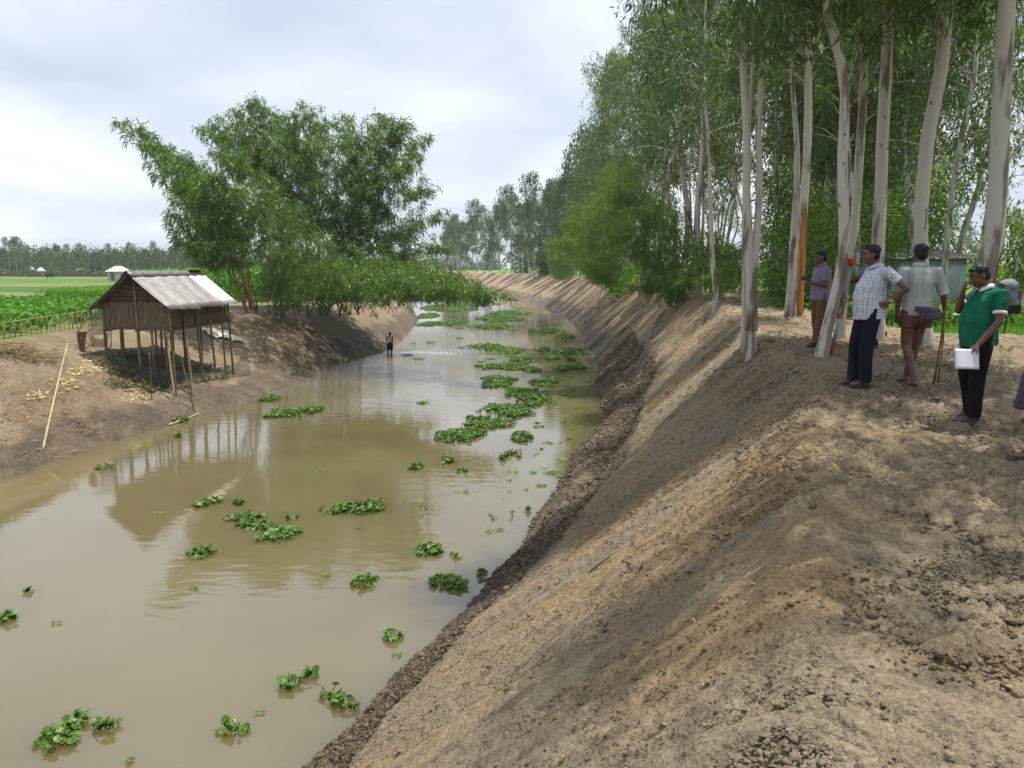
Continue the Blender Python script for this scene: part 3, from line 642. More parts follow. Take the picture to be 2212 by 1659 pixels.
# left clump with brown culms beside the hut
b3 = [tuple(hit(545 + rb.uniform(-16, 16), 674 + rb.uniform(-5, 7)) - Vector((0, 0, .1))) for i in range(6)]
tips = [(262,252),(330,300),(380,330),(368,450),(395,520),(450,370),(420,420),(500,400),(505,330),(370,485),(480,470),(345,365)]
pl = [(b3[i % 6], A(px, py, 39 + rb.uniform(-1.5, 2)), rb.uniform(.6, 1.5), .46) for i, (px, py) in enumerate(tips)]
lb = [lobe(430,440,39,62,75,115), lobe(470,400,40,55,60,90), lobe(380,360,39,48,42,46), lobe(300,300,39,26,26,14), lobe(460,530,39,60,26,40)]
bamboo('bamboo clump with orange-brown culms leaning left over the stilt hut', b3, pl, lb, M_BAM, .34, .16, 503, .05, M_CULMB)
# young plants in front of the clump
b4 = [tuple(hit(590 + rb.uniform(-8, 50), 688 + rb.uniform(-6, 6)) - Vector((0, 0, .1))) for i in range(8)]
tips = [(562,372),(585,400),(640,440),(700,520),(730,560),(560,450),(610,540),(760,600)]
pl = [(b4[i % 8], A(px, py, 39.5 + rb.uniform(-1, 1)), rb.uniform(.2, .8), .2) for i, (px, py) in enumerate(tips)]
lb = [lobe(565,440,39.5,32,60,75), lobe(580,540,39.5,50,60,100), lobe(650,520,41,75,55,150), lobe(700,585,41,65,30,70)]
bamboo('grey-green young bamboo thicket standing in front of the big clump', b4, pl, lb, M_BAM, .25, .16, 504, .03)
# bright bamboo bushes on the right bank
PYB = {38: 658, 47: 628, 66: 606, 56: 632, 39: 646}
def rbush(lab, px0, y, tips, lobes, seed, lm=M_BAM2, cm=None):
    bb = [tuple(hit(px0 + rb.uniform(-16, 16), PYB[y] + rb.uniform(-3, 4)) - Vector((0, 0, .1))) for i in range(5)]
    pl = [(bb[i % 5], A(px, py, y + rb.uniform(-1.2, 1.2)), rb.uniform(.3, 1.0), .16) for i, (px, py) in enumerate(tips)]
    bamboo(lab, bb, pl, [lobe(*q) for q in lobes], lm, .22, .18, seed, .028, cm, group=None, spn=17)
rbush('bright green bamboo bush with dry straw at its foot on the right bank crest', 1452, 38, [(1380,450),(1420,420),(1470,440),(1500,520),(1350,500),(1400,560),(1510,600),(1370,620),(1450,640)], [(1420,470,38,60,32,120),(1450,610,38,55,38,150),(1385,545,38,36,36,80),(1475,530,38,34,40,80),(1440,545,38,40,30,60),(1360,470,39,30,25,40)], 511)
rbush('arching green bamboo bush second along the right bank, stems bare below', 1310, 47, [(1240,440),(1290,415),(1330,350),(1370,360),(1210,520),(1260,560),(1350,480),(1225,480)], [(1285,465,47,50,28,80),(1340,385,47,38,26,56),(1232,515,47,28,34,44),(1325,540,46,30,26,34),(1265,560,47,22,22,22)], 512)
rbush('darker small bush standing on the bank left of the arching bamboo', 1212, 66, [(1190,520),(1230,510),(1200,560)], [(1208,560,66,24,42,60),(1225,520,66,22,30,36)], 513, M_BAM)
rbush('leafy bamboo bush third along the right bank, farthest off', 1395, 56, [(1300,380),(1350,400),(1420,390),(1440,420)], [(1390,440,56,60,36,110),(1310,420,56,34,26,46)], 514)
PYB[40] = 652; PYB[37] = 656
rbush('small light bamboo bush right of the straw-footed bush on the crest', 1530, 40, [(1500,520),(1535,500),(1565,530)], [(1515,560,40,24,34,60),(1545,600,40,24,26,40),(1500,500,40,30,22,36)], 516)
rbush('low leafy shrub between the thin crooked trunk and the three-stemmed tree', 1588, 37, [(1570,560),(1600,540)], [(1585,590,37,22,26,44),(1570,540,38,22,22,26)], 517)
#rbush('x', 1590, 39, [(1500,470),(1540,450),(1600,460),(1650,500),(1480,520)], [(1560,500,39,75,38,90),(1500,520,39,40,30,50)], 515)

# ---------------------------------------------------------------- crops and grass
def scatter_leafy(name, lab, cat, pts, h, ls, lw, m, rg, per=7):
    n = len(pts); P = np.repeat(pts, per, 0) + rg.normal(size=(n * per, 3)) * np.array([.16, .16, 0]); P[:, 2] += rg.random(n * per) ** .6 * h
    D = rg.normal(size=(n * per, 3)) + np.array([[0, 0, .2]]); V, Q, r = leaves(P, D, ls, lw, rg, .25)
    o = mesh_np(name, V, Q, m, rnd=r); tag(o, lab, cat, kind='stuff'); return o
rg = np.random.default_rng(71)
def region(n, f):
    x = rg.uniform(f[0], f[1], n); y = rg.uniform(f[2], f[3], n); return x, y
x, y = region(5200, (-44, -17, 25, 45)); k_ = (x < xbl(y) - .9) & (x < -17.5 - (y - 27) * .22) ; x = x[k_]; y = y[k_]
scatter_leafy('vegetable_plants', 'leafy green vegetable plot behind the bamboo stake fence', 'vegetables', np.stack([x, y, base(x, y)], 1), .85, .24, .75, M_CROP, rg)
x, y = region(3600, (-27, -21.5, 45, 52)); scatter_leafy('tall_weeds', 'yellow-green feathery crop between the vegetable plot and the fields', 'crop', np.stack([x, y, base(x, y)], 1), 1.25, .22, .3, M_GRASS, rg, 6)
x, y = region(5200, (-27, -14, 56, 92)); k_ = (x < xbl(y) - 1.5); x = x[k_]; y = y[k_]
scatter_leafy('jute_crop', 'tall bright green crop standing between the hut and the bamboo', 'crop', np.stack([x, y, base(x, y)], 1), 2.35, .34, .42, M_CROP, rg, 9)
x, y = region(3200, (9, 44, 62, 80)); scatter_leafy('tall_crop', 'bright green crop glimpsed between trunks beyond the right grove', 'crop', np.stack([x, y, base(x, y)], 1), 1.8, .4, .3, M_GRASS, rg, 6)
# grass blades on the right field and a weedy patch by the shed
def blades(x, y, h, rg, wd=.02):
    n = len(x); z = base(x, y); a = rg.uniform(0, 6.28, n); P = np.stack([x, y, z - .03], 1); s = np.stack([np.cos(a), np.sin(a), 0 * a], 1) * wd
    hh = (h * rg.uniform(.5, 1.2, n))[:, None]; t = P + np.stack([rg.normal(size=n) * .25, rg.normal(size=n) * .25, np.ones(n)], 1) * hh
    return np.stack([P - s, P + s, t], 1).reshape(-1, 3), np.arange(3 * n).reshape(n, 3), np.repeat(rg.uniform(0, .75, n), 3)
x, y = region(60000, (7, 26, 15.6, 34)); keep = ((x - xbr(y)) > np.where(y < 25, 4.0, 5.0) + .5 * fbm(x, y, 5, 2)) & (y > 16.3) & (x < .75 * y)
x = x[keep]; y = y[keep]; V, Q, r = blades(x, y, .22, rg); tag(mesh_np('grass', V, Q, M_GRASS, rnd=r), 'fresh green grass strip behind the men and around the shed', 'grass', kind='stuff')
x, y = region(500, (9.2, 14, 21, 25)); scatter_leafy('weeds', 'low leafy weeds growing in front of the tin shed', 'weeds', np.stack([x, y, base(x, y)], 1), .55, .18, .6, M_BROAD, rg, 9)
SHADE = [(6.0, 7.4, .9), (10.5, 9.6, .9)]

def fallen():
    rg = np.random.default_rng(91); n = 1100; y = 3.6 * np.exp(rg.random(n) * 2.0); x = xbr(y) + rg.uniform(-1.2, 7, n); P = np.stack([x, y, base(x, y) + .05], 1); D = rg.normal(size=(n, 3)); D[:, 2] *= .25
    V, Q, r = leaves(P, D, .06, .2, rg); tag(mesh_np('fallen_leaves', V, Q, leafmat('dry eucalyptus leaf', (.16, .085, .04), (.40, .30, .17), .1, .8), rnd=r), 'thin scatter of dry eucalyptus leaves on the trodden bank', 'leaf litter', kind='stuff')
fallen()

# ---------------------------------------------------------------- stilt hut
M_SLAT = mat('smoked bamboo slat', (.075, .054, .038), .85, scale=5, stretch=(6, 6, .5), rgb2=(.21, .155, .105))
M_HPOST = mat('dark bamboo post', (.075, .055, .035), .75, scale=4, stretch=(2, 2, .4), rgb2=(.16, .12, .07))
M_STILT = mat('bamboo stilt', (.07, .055, .032), .7, scale=3, stretch=(2, 2, .35), rgb2=(.19, .15, .075))
M_TIN = mat('galvanised sheet', (.085, .080, .085), .5, scale=1.6, stretch=(.7, 3, 3), rgb2=(.155, .150, .160), metal=.2, spec=.5, bump=.004)
M_TINGLARE = mat('sheet with painted glare', (.26, .26, .27), .4, scale=2.6, rgb2=(.42, .42, .43), metal=.3, spec=.5)  # same tin, glare at the far roof end put into the colour
M_RUST = mat('rusty sheet', (.14, .06, .035), .8, scale=9, rgb2=(.28, .14, .08))
M_TIN2 = mat('dull blue-grey sheet', (.25, .30, .315), .55, scale=2.2, stretch=(1, 1, .35), rgb2=(.40, .455, .47), metal=.25)
M_DARK = mat('dark void', (.03, .025, .02), .9, .2)
def corrugated(p00, p10, p01, p11, pitch=.085, amp=.010, sag=0.0, rows=6, jit=0.0, seed=0):
    """sheet with waves along p00->p10; valleys run p00->p01"""
    p00, p10, p01, p11 = map(Vector, (p00, p10, p01, p11)); L_ = (p10 - p00).length; n = int(L_ / pitch * 6)
    nrm = (p10 - p00).cross(p01 - p00).normalized(); rg = random.Random(seed); V = []; Q = []
    for j in range(rows + 1):
        b = j / rows
        for i in range(n + 1):
            a = i / n; p = p00.lerp(p10, a).lerp(p01.lerp(p11, a), b) + nrm * (amp * math.sin(2 * math.pi * a * L_ / pitch)) 
            p = p + nrm * (.012 * math.sin(a * 13 + b * 2 + seed)) - Vector((0, 0, sag * math.sin(math.pi * b)))
            if j == rows: p = p + (p01 - p00).normalized() * (jit * (math.floor(a * L_ / .78) * 37 % 5 - 2))
            V.append(p)
    for j in range(rows):
        for i in range(n): k = j * (n + 1) + i; Q.append((k, k + 1, k + n + 2, k + n + 1))
    return V, Q
def pole(m, a, b, r, seg=.33, n=7, taper=.85, bend=.02):
    a = Vector(a); b = Vector(b); L_ = (b - a).length; k = max(3, int(L_ / .25)); d = (b - a).normalized(); o = Vector((random.uniform(-1, 1), random.uniform(-1, 1), 0)) * bend
    m.tube([a.lerp(b, i / k) + o * math.sin(math.pi * i / k) for i in range(k + 1)], [r * lerp(1, taper, i / k) for i in range(k + 1)], n)
    j = seg * .6
    while j < L_:
        c = a.lerp(b, j / L_) + o * math.sin(math.pi * j / L_); rr_ = r * lerp(1, taper, j / L_)
        m.tube([c - d * .012, c, c + d * .012], [rr_ * 1.0, rr_ * 1.22, rr_ * 1.0], n); j += seg
random.seed(21)
NR = aty(365, 708, 30.0); FRc = aty(490, 688, 35.2); U = (FRc - NR); U.z = 0; LU = U.length; U.normalize(); NL = aty(226, 704, 31.0); W_ = (NL - NR); W_.z = 0; LW = W_.length * .80
W_ = Vector((-U.y, U.x, 0)); zf = NR.z; zt = aty(368, 652, 30.0).z; zr = aty(268, 591, 29.6).z
hb = Vector((NR.x, NR.y, zf)); hut = empty('stilt_hut', hb); tag(hut, 'bamboo hut on tall stilts under a corrugated tin roof on the left bank', 'hut')
def HP(u, w_, z): return U * u + W_ * w_ + Vector((0, 0, z))       # hut coordinates, origin at the near right floor corner
wh = zt - zf; rh = zr - zf
def slat_wall(name, p, q, z0, z1f, nper, vert=True):
    m = MB(); L_ = (Vector(q) - Vector(p)).length; n = int(L_ * nper); d = (Vector(q) - Vector(p)).normalized(); nrm = d.cross(Vector((0, 0, 1)))
    for i in range(n):
        s = (i + .5) / n; c = Vector(p).lerp(Vector(q), s); z1 = z1f(s); 
        if random.random() < .03: continue
        M3 = Matrix((d, nrm, Vector((0, 0, 1)))).transposed(); hw = L_ / n * random.uniform(.36, .49); off = nrm * random.uniform(-.008, .008)
        m.box(c + off + Vector((random.uniform(-.003, .003), 0, (z0 + z1) / 2)), (hw, .006, (z1 - z0) / 2 + random.uniform(-.02, .02)), M3)
    return m, d, nrm
for nm, p, q in (('side_wall', HP(0, 0, 0), HP(LU, 0, 0)), ('gable_wall', HP(0, LW, 0), HP(0, 0, 0)), ('side_wall', HP(LU, LW, 0), HP(0, LW, 0)), ('gable_wall', HP(LU, 0, 0), HP(LU, LW, 0))):
    m, d, nrm = slat_wall(nm, p, q, -.02, lambda s: wh, 30)
    for z in (.02, wh * .36, wh * .68, wh * .97): m.tube([Vector(p) + Vector((0, 0, z)) + nrm * .022, Vector(q) + Vector((0, 0, z + random.uniform(-.02, .02))) + nrm * .022], .014, 6)
    m.build(nm, M_SLAT, hut)
for g in (0, LU):                                   # woven gable triangles
    m = MB(); z = wh + .05
    while z < rh - .08:
        f = 1 - (z - wh) / (rh - wh); a = HP(g, LW / 2 - LW / 2 * f + .03, z); b = HP(g, LW / 2 + LW / 2 * f - .03, z + random.uniform(-.02, .02)); m.tube([a, a.lerp(b, .5) + Vector((0, 0, random.uniform(-.02, .02))), b], .012, 5); z += .045
    for k in range(1, 8):
        w0 = LW * k / 8; f = 1 - abs(w0 - LW / 2) / (LW / 2); m.tube([HP(g + .015, w0, wh), HP(g + .015, w0, wh + (rh - wh) * f - .03)], .012, 5)
    m.box(HP(g + (.05 if g == 0 else -.05), LW / 2, wh + (rh - wh) * .33), (.01, .01, .01)); m.build('gable_screen', M_SLAT, hut)
fm = MB(); 
for i in range(14): fm.tube([HP(LU * i / 13, -.1, -.05), HP(LU * i / 13, LW + .1, -.05)], .03, 6)
for w0 in (0, LW / 2, LW): fm.tube([HP(-.15, w0, -.11), HP(LU + .15, w0, -.11)], .04, 7)
fm.box(HP(LU / 2, LW / 2, -.01), (LU / 2, LW / 2, .015), Matrix((U, W_, Vector((0, 0, 1)))).transposed()); fm.build('floor', M_HPOST, hut)
oe, og = .42, .50                                   # eave and gable overhang
sl = (rh - wh) / (LW / 2)
def roofpt(u, w_, dz=0): return HP(u, w_, wh + .05 + (LW / 2 - abs(w_ - LW / 2)) * sl + dz)
for k_, (ua, ub, mm_, dz) in enumerate(((-og, LU * .40, M_TIN, 0), (LU * .39, LU * .79, M_TIN, .012), (LU * .78, LU + og * .7, M_TINGLARE, .0))):
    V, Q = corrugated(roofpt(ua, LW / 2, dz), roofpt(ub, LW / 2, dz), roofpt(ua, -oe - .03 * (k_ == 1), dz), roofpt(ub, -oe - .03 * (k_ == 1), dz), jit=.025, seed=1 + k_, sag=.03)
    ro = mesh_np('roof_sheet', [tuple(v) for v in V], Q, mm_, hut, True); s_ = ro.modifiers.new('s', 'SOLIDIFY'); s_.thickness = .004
V, Q = corrugated(roofpt(-og, LW / 2), roofpt(LU + og * .7, LW / 2), roofpt(-og, LW + oe), roofpt(LU + og * .7, LW + oe), jit=.02, seed=2, sag=.03)
ro = mesh_np('roof_slope', [tuple(v) for v in V], Q, M_TIN, hut, True); s_ = ro.modifiers.new('s', 'SOLIDIFY'); s_.thickness = .004
m = MB(); K = 24
for i in range(K + 1):
    u = lerp(-og - .05, LU + og * .7, i / K); zz = .03 + .015 * math.sin(i * 1.7)
    m.V += [tuple(roofpt(u, LW / 2 - .22, zz)), tuple(roofpt(u, LW / 2, zz + .03)), tuple(roofpt(u, LW / 2 + .22, zz))]
for i in range(K): m.F += [(3*i, 3*i+1, 3*i+4, 3*i+3), (3*i+1, 3*i+2, 3*i+5, 3*i+4)]
o = m.build('ridge_cap', M_TIN, hut, True); s_ = o.modifiers.new('s', 'SOLIDIFY'); s_.thickness = .006
m = MB(); m.box(roofpt(LU - .3, LW / 2, .075), (.6, .20, .012), Matrix((U, W_, Vector((0, 0, 1)))).transposed()); m.build('rusty_sheet', M_RUST, hut)
m = MB()
for g in (-og + .12, LU + og * .5):
    for sgn in (0, 1): m.tube([roofpt(g, LW / 2, -.06), roofpt(g, -oe + .06 if sgn == 0 else LW + oe - .06, -.06)], .035, 6)
for w0 in (-.02, LW + .02, LW / 2): m.tube([roofpt(-og + .05, w0, -.08), roofpt(LU + og * .6, w0, -.08)], .03, 6)
m.build('rafters', M_HPOST, hut)
# stilts: (u, w, foot shift)
for (u, w_, du, dw, top, r) in [(0,-.05,-.1,-.1,wh,.06),(1.05,-.07,.1,-.15,wh-.02,.05),(2.1,-.07,.12,-.1,wh-.02,.055),(3.3,-.07,.15,-.12,wh-.02,.05),(4.45,-.07,.1,-.05,wh-.02,.045),(LU,-.05,.05,-.1,wh,.055),
        (0,LW*.5,.0,.0,rh-.1,.055),(0,LW+.04,0,0,wh,.06),(1.8,LW*.5,0,.05,-.05,.05),(3.6,LW*.5,.05,0,-.05,.05),(LU,LW*.5,0,0,-.05,.05),(1.2,LW+.03,0,0,-.05,.045),(2.4,LW+.03,0,0,-.05,.05),(3.7,LW+.03,0,0,-.05,.045),(LU,LW+.04,0,0,wh,.05),(0,LW*.76,.05,0,-.05,.045),(.9,LW*.25,0,0,-.05,.045),(2.6,LW*.25,0,.05,-.05,.045),(0,LW*.27,-.05,0,-.05,.05)]:
    a = HP(u + (-.03 if u == 0 else .03 if u == LU else 0), w_, top); f = HP(u + du, w_ + dw, 0); wf = f + hb; f.z = gz(wf.x, wf.y) - hb.z - .2
    m = MB(); pole(m, f, a, r, .36, 8); m.build('stilt', M_STILT, hut, True)
m = MB(); a = HP(-.05, .1, -.1); f = HP(-.9, -.55, 0); wf = f + hb; f.z = gz(wf.x, wf.y) - hb.z - .15; pole(m, f, a, .042); m.build('brace', M_POLE, hut, True)
m = MB(); a = HP(1.0, -.15, .05); f = HP(.5, -.55, 0); wf = f + hb; f.z = gz(wf.x, wf.y) - hb.z - .15; pole(m, f, a, .05); m.build('brace', M_POLE, hut, True)

# nets strung round the stilts
def netmat(name, rgb, alpha):
    m = bpy.data.materials.new(name); m.use_nodes = True; t = m.node_tree; b = t.nodes['Principled BSDF']; b.inputs['Base Color'].default_value = (*rgb, 1); b.inputs['Roughness'].default_value = .9
    tcn = t.nodes.new('ShaderNodeTexCoord'); n = t.nodes.new('ShaderNodeTexNoise'); n.inputs['Scale'].default_value = 5; t.links.new(tcn.outputs['Object'], n.inputs['Vector'])
    r_ = t.nodes.new('ShaderNodeMapRange'); r_.inputs[3].default_value = alpha - .25; r_.inputs[4].default_value = alpha + .25; t.links.new(n.outputs['Fac'], r_.inputs[0]); t.links.new(r_.outputs[0], b.inputs['Alpha']); return m
M_NETG = netmat('dark green netting', (.035, .055, .050), .48); M_NETB = netmat('brown netting', (.12, .05, .032), .62); M_NETGR = netmat('grey netting', (.11, .12, .11), .55)
def net(name, lab, corners, m, sag=.12, n=14, cat='net', folds=.04):
    """corners: top-left, top-right, bottom-right, bottom-left in world space"""
    a, b, c, d = map(Vector, corners); V = []; Q = []
    for j in range(n + 1):
        for i in range(n + 1):
            u = i / n; v = j / n; p = a.lerp(b, u).lerp(d.lerp(c, u), v) - Vector((0, 0, sag * math.sin(math.pi * u) * (1 - v)))
            p += (b - a).cross(Vector((0, 0, 1))).normalized() * folds * math.sin(u * 17 + v * 5) * (.3 + v); V.append(tuple(p - a))
    for j in range(n):
        for i in range(n): k = j * (n + 1) + i; Q.append((k, k + 1, k + n + 2, k + n + 1))
    o = mesh_np(name, V, Q, m, None, True); o.location = a; tag(o, lab, cat); return o
def hutw(u, w_, z): return HP(u, w_, z) + hb
def gd(p, dz=0): return Vector((p.x, p.y, gz(p.x, p.y) + dz))
p1 = hutw(-.3, LW * .9, 0); p2 = hutw(-.35, .1, 0); p3 = hutw(LU + .9, -.55, 0)
net('ground_net', 'dark green net slung low between the front stilts of the hut', (gd(p1, .75), gd(p2, .95), gd(p2, .0), gd(p1, .0)), M_NETG, .35)
net('ground_net', 'dark green net strung along the canal-side stilts of the hut', (gd(p2, .95), gd(p3, .95), gd(p3, .0), gd(p2, .0)), M_NETG, .45)
q0 = gd(hit(235, 745)); net('hanging_net', 'brown net sagging from the corner post left of the hut', (aty(192, 716, 30.6), aty(237, 712, 30.4), aty(233, 752, 30.4), aty(196, 748, 30.6)), M_NETB, .35)
net('hanging_net', 'grey net patch tied against the left gable of the hut', (aty(192, 678, 31.4), aty(228, 664, 31.2), aty(228, 722, 31.2), aty(193, 726, 31.4)), M_NETGR, .05)
net('hanging_cloth', 'dark brown cloth drooping over the cage left of the hut', (aty(166, 715, 30.2), aty(186, 716, 30.2), aty(184, 760, 30.0), aty(170, 757, 30.0)), mat('brown cloth', (.07, .035, .028), .9, .3), .02, cat='cloth', folds=.06)
cg = empty('bamboo_cage', gd(hit(180, 750))); tag(cg, 'small split-bamboo fish cage leaning at the left end of the hut', 'cage')
m = MB()
for i in range(9):
    a = aty(lerp(168, 190, i / 8), lerp(712, 690, i / 8), 30.6) - cg.location; b = aty(lerp(176, 200, i / 8), lerp(752, 738, i / 8), 30.2) - cg.location; m.tube([a, b], .012, 5)
m.build('slats', mat('yellow bamboo strip', (.30, .17, .04), .6, .3), cg)
m = MB()
for a, b in (((168, 714), (192, 684)), ((174, 738), (196, 708)), ((178, 756), (202, 742))): m.tube([aty(*a, 30.5) - cg.location, aty(*b, 30.4) - cg.location], .022, 6)
m.build('rim', M_POLE, cg)

# ---------------------------------------------------------------- things on the left bank
def single_pole(name, lab, cat, a, b, r=.03, m_=None, taper=.7):
    a = Vector(a); b = Vector(b); m = MB(); pole(m, Vector((0, 0, 0)), b - a, r, .4, 7, taper); o = m.build(name, m_ or M_POLE, None, True); o.location = a; tag(o, lab, cat); return o
a = hit(93, 975); b = hit(140, 800); single_pole('bamboo_pole', 'long pale bamboo pole lying down the bare left bank to the water', 'pole', a + Vector((0, 0, .04)), b + (b - a) * .22 + Vector((0, 0, .45)), .034, mat('pale pole', (.33, .27, .16), .6, .2))
a = hit(423, 893); single_pole('bamboo_stick', 'thin stick standing at the water edge in front of the hut', 'stick', a - Vector((0, 0, .2)), aty(388, 757, a.y + .2), .028, M_STILT)
a = atz(364, 918, .03); b = atz(430, 893, .07); single_pole('bamboo_stick', 'pale bamboo lying along the waterline below the hut', 'stick', a, b, .032, mat('pale pole', (.33, .27, .16)))
a = hit(328, 866); single_pole('crooked_stick', 'crooked dead stick stuck in the mud below the hut gable', 'stick', a - Vector((0, 0, .2)), aty(322, 762, a.y), .025, M_STILT)
a = hit(240, 750); single_pole('post', 'thin post holding the brown net at the hut corner', 'post', gd(a), aty(241, 672, 30.3), .022, M_POLE)
for px, py, tp in ((188, 690, 629), (165, 700, 651)):
    a = hit(px, py); single_pole('fence_post', 'tall bare pole of the garden fence, %s' % ('nearest the hut' if px == 188 else 'second from the hut'), 'post', gd(a) - Vector((0, 0, .2)), aty(px - 2, tp, a.y), .035, M_POLE)
fn = empty('stake_fence', gd(hit(60, 722))); tag(fn, 'low bamboo stake fence with green rails round the vegetable plot', 'fence')
m = MB(); A0 = hit(-30, 738); A1 = hit(222, 700); A0z = aty(-30, 703, A0.y); A1z = aty(224, 667, A1.y)
pole(m, A0z - fn.location, A1z - fn.location, .032, .5, 6, .8, .08); m.build('rail', M_CULM, fn, True)
m = MB(); pole(m, aty(-30, 737, A0.y) - fn.location, aty(200, 702, A1.y) - fn.location, .025, .5, 6, .8, .05); m.build('rail', M_CULM, fn, True)
for i in range(26):
    f = i / 25; g_ = gd(A0.lerp(A1, f)); tp = A0z.lerp(A1z, f) + Vector((0, 0, random.uniform(-.08, .16))); m = MB(); m.tube([g_ - fn.location - Vector((0, 0, .15)), tp - fn.location + Vector((random.uniform(-.05, .05), 0, 0))], random.choice((.012, .016, .022)), 6); m.build('stake', M_CULM if i % 3 else M_POLE, fn, True)
# litter: husks, straw, dry weeds under the hut
def litter(name, lab, cat, boxes, m, ln, wd, rg, up=.25, h=.05):
    P = []
    for (x0, x1, y0, y1, n) in boxes:
        for i in range(n):
            u, v = rg.random(2); q = hit(lerp(x0, x1, u), lerp(y0, y1, .5 + (v - .5) * (1 - .3 * abs(2 * u - 1)))); P.append((q.x + rg.normal() * .05, q.y + rg.normal() * .08, q.z + .02 + rg.random() * h))
    P = np.repeat(np.array(P), 5, 0) + rg.normal(size=(len(P) * 5, 3)) * np.array([.09, .09, .01]); P[:, 2] = np.maximum(P[:, 2], base(P[:, 0], P[:, 1]) + .02)
    D = rg.normal(size=(len(P), 3)); D[:, 2] = np.abs(D[:, 2]) * up; V, Q, r = leaves(P, D, ln, wd, rg, .1); o = mesh_np(name, V, Q, m, rnd=r); tag(o, lab, cat, kind='stuff')
rg = np.random.default_rng(81)
M_HUSK = leafmat('dry maize husk', (.50, .40, .26), (.66, .56, .40), .3, .7)
M_STRAW = leafmat('straw', (.20, .145, .085), (.33, .25, .15), .2, .8)
M_DRY = leafmat('withered weeds', (.075, .072, .045), (.21, .19, .12), .2, .8)
litter('maize_husks', 'scattered pale maize husks on the bank left of the hut', 'husks', [(187,262,772,812,95),(155,189,796,819,22),(130,164,821,848,26),(269,333,816,878,60),(60,91,852,871,7)], M_HUSK, .17, .28, rg)
litter('straw', 'heap of dull straw stalks on the crest at the left edge', 'straw', [(-10,60,745,775,110),(40,118,760,790,80),(-10,230,800,1000,70)], M_STRAW, .45, .05, rg, .12, .12)
litter('withered_weeds', 'grey withered weeds and leaf litter under the hut', 'weeds', [(239,376,765,855,330),(376,500,790,832,110)], M_DRY, .16, .5, rg, .5, .2)
litter('bank_stubble', 'dry stubble and straw on the crest between hut and bamboo', 'stubble', [(500,560,690,722,80),(560,760,700,760,90)], M_STRAW, .30, .05, rg, .6, .05)
# white tarpaulin thrown on the slope
def tarp():
    a = hit(432, 712); b = hit(455, 735); c = hit(532, 744); d = hit(480, 716); n = 26; V = []; Q = []; rgt = np.random.default_rng(4)
    for j in range(n + 1):
        for i in range(n + 1):
            u = i / n; v = j / n; p = a.lerp(d, u).lerp(b.lerp(c, u), v); h = .10 + .14 * float(fbm(np.array([u * 5.]), np.array([v * 4. + u * 3]), 9, 3)[0]); V.append((p.x - a.x, p.y - a.y, gz(p.x, p.y) + h - a.z + .02))
    for j in range(n):
        for i in range(n): k = j * (n + 1) + i; Q.append((k, k + 1, k + n + 2, k + n + 1))
    o = mesh_np('tarpaulin', V, Q, mat('dirty white plastic', (.48, .44, .38), .55, scale=6, rgb2=(.70, .67, .62)), None, True); o.location = a; tag(o, 'crumpled off-white tarpaulin thrown on the ground behind the hut stilts', 'tarpaulin')
tarp()

# ---------------------------------------------------------------- far houses, animal, tin shed
def tin_house(px0, px1, py, y, rh_, hh, lab, wall=M_TIN2, door=True):
    a = aty(px0, py, y); b = aty(px1, py, y); wd = (b.x - a.x) / 2; c = Vector(((a.x + b.x) / 2, y, gz(a.x, y) - .05)); root = empty('tin_house', c, .15); tag(root, lab, 'house')
    dp = wd * .8; m = MB(); m.box((0, 0, hh / 2), (wd * .82, dp * .82, hh / 2)); m.build('wall', wall, root)
    m = MB(); e_ = hh - .1; V = [(-wd, -dp, e_), (wd, -dp, e_), (wd, dp, e_), (-wd, dp, e_), (-wd * .3, 0, rh_), (wd * .3, 0, rh_)]
    m.add(V, [(0, 1, 5, 4), (1, 2, 5), (2, 3, 4, 5), (3, 0, 4), (3, 2, 1, 0)]); m.build('roof', mat('bright tin roof', (.50, .52, .54), .4, .15, metal=.3), root)
    if door: m = MB(); m.box((-wd * .38, -dp * .82 - .02, hh * .42), (wd * .15, .02, hh * .42)); m.build('door', mat('red door', (.22, .05, .04), .6, .1), root)
tin_house(235, 280, 603, 148, 2.75, 1.85, 'small tin-walled house with a red door standing alone in the fields')
tin_house(59, 77, 590, 212, 2.6, 1.6, 'pale tin roof among the far trees, first of two from the left edge', door=False)
tin_house(81, 97, 590, 212, 2.5, 1.6, 'pale tin roof among the far trees, second of two from the left edge', door=False)
tin_house(158, 175, 590, 225, 2.0, 1.3, 'dim low grey roof among the far scrub left of the lone house', door=False)
def cow():
    p = aty(108, 600, 172); c = Vector((p.x, 172, gz(p.x, 172))); m = MB()
    m.tube([(-.75, 0, .95), (-.6, 0, 1.0), (-.2, 0, .95), (.3, 0, .98), (.6, 0, 1.02), (.8, 0, 1.05)], [(.10, .12), (.26, .30), (.30, .36), (.28, .34), (.24, .32), (.12, .18)], 10, axis=(0, 1, 0))
    m.tube([(.65, 0, 1.05), (.95, 0, .95), (1.15, 0, .65)], [.17, .12, .11], 8); m.tube([(1.1, 0, .72), (1.2, 0, .5), (1.28, 0, .32)], [.12, .10, .07], 8)
    for x, y in ((-.55, .17), (-.5, -.17), (.5, .15), (.55, -.15)):
        k = -.08 if x < 0 else .02; m.tube([(x, y, .85), (x + k, y, .5), (x, y, .3), (x, y, .0)], [.13, .07, .05, .055], 7)
    m.tube([(-.75, 0, 1.1), (-.9, 0, .8), (-.88, 0, .4)], [.03, .02, .03], 5); m.tube([(1.12, .08, .8), (1.1, .2, .95)], [.03, .01], 5); m.tube([(1.12, -.08, .8), (1.1, -.2, .95)], [.03, .01], 5)
    o = m.fused('cow', mat('dark hide', (.03, .025, .022), .8, .2), None, .04, 2); o.location = c; tag(o, 'dark cow grazing in the green paddy before the far trees', 'cow')
cow()
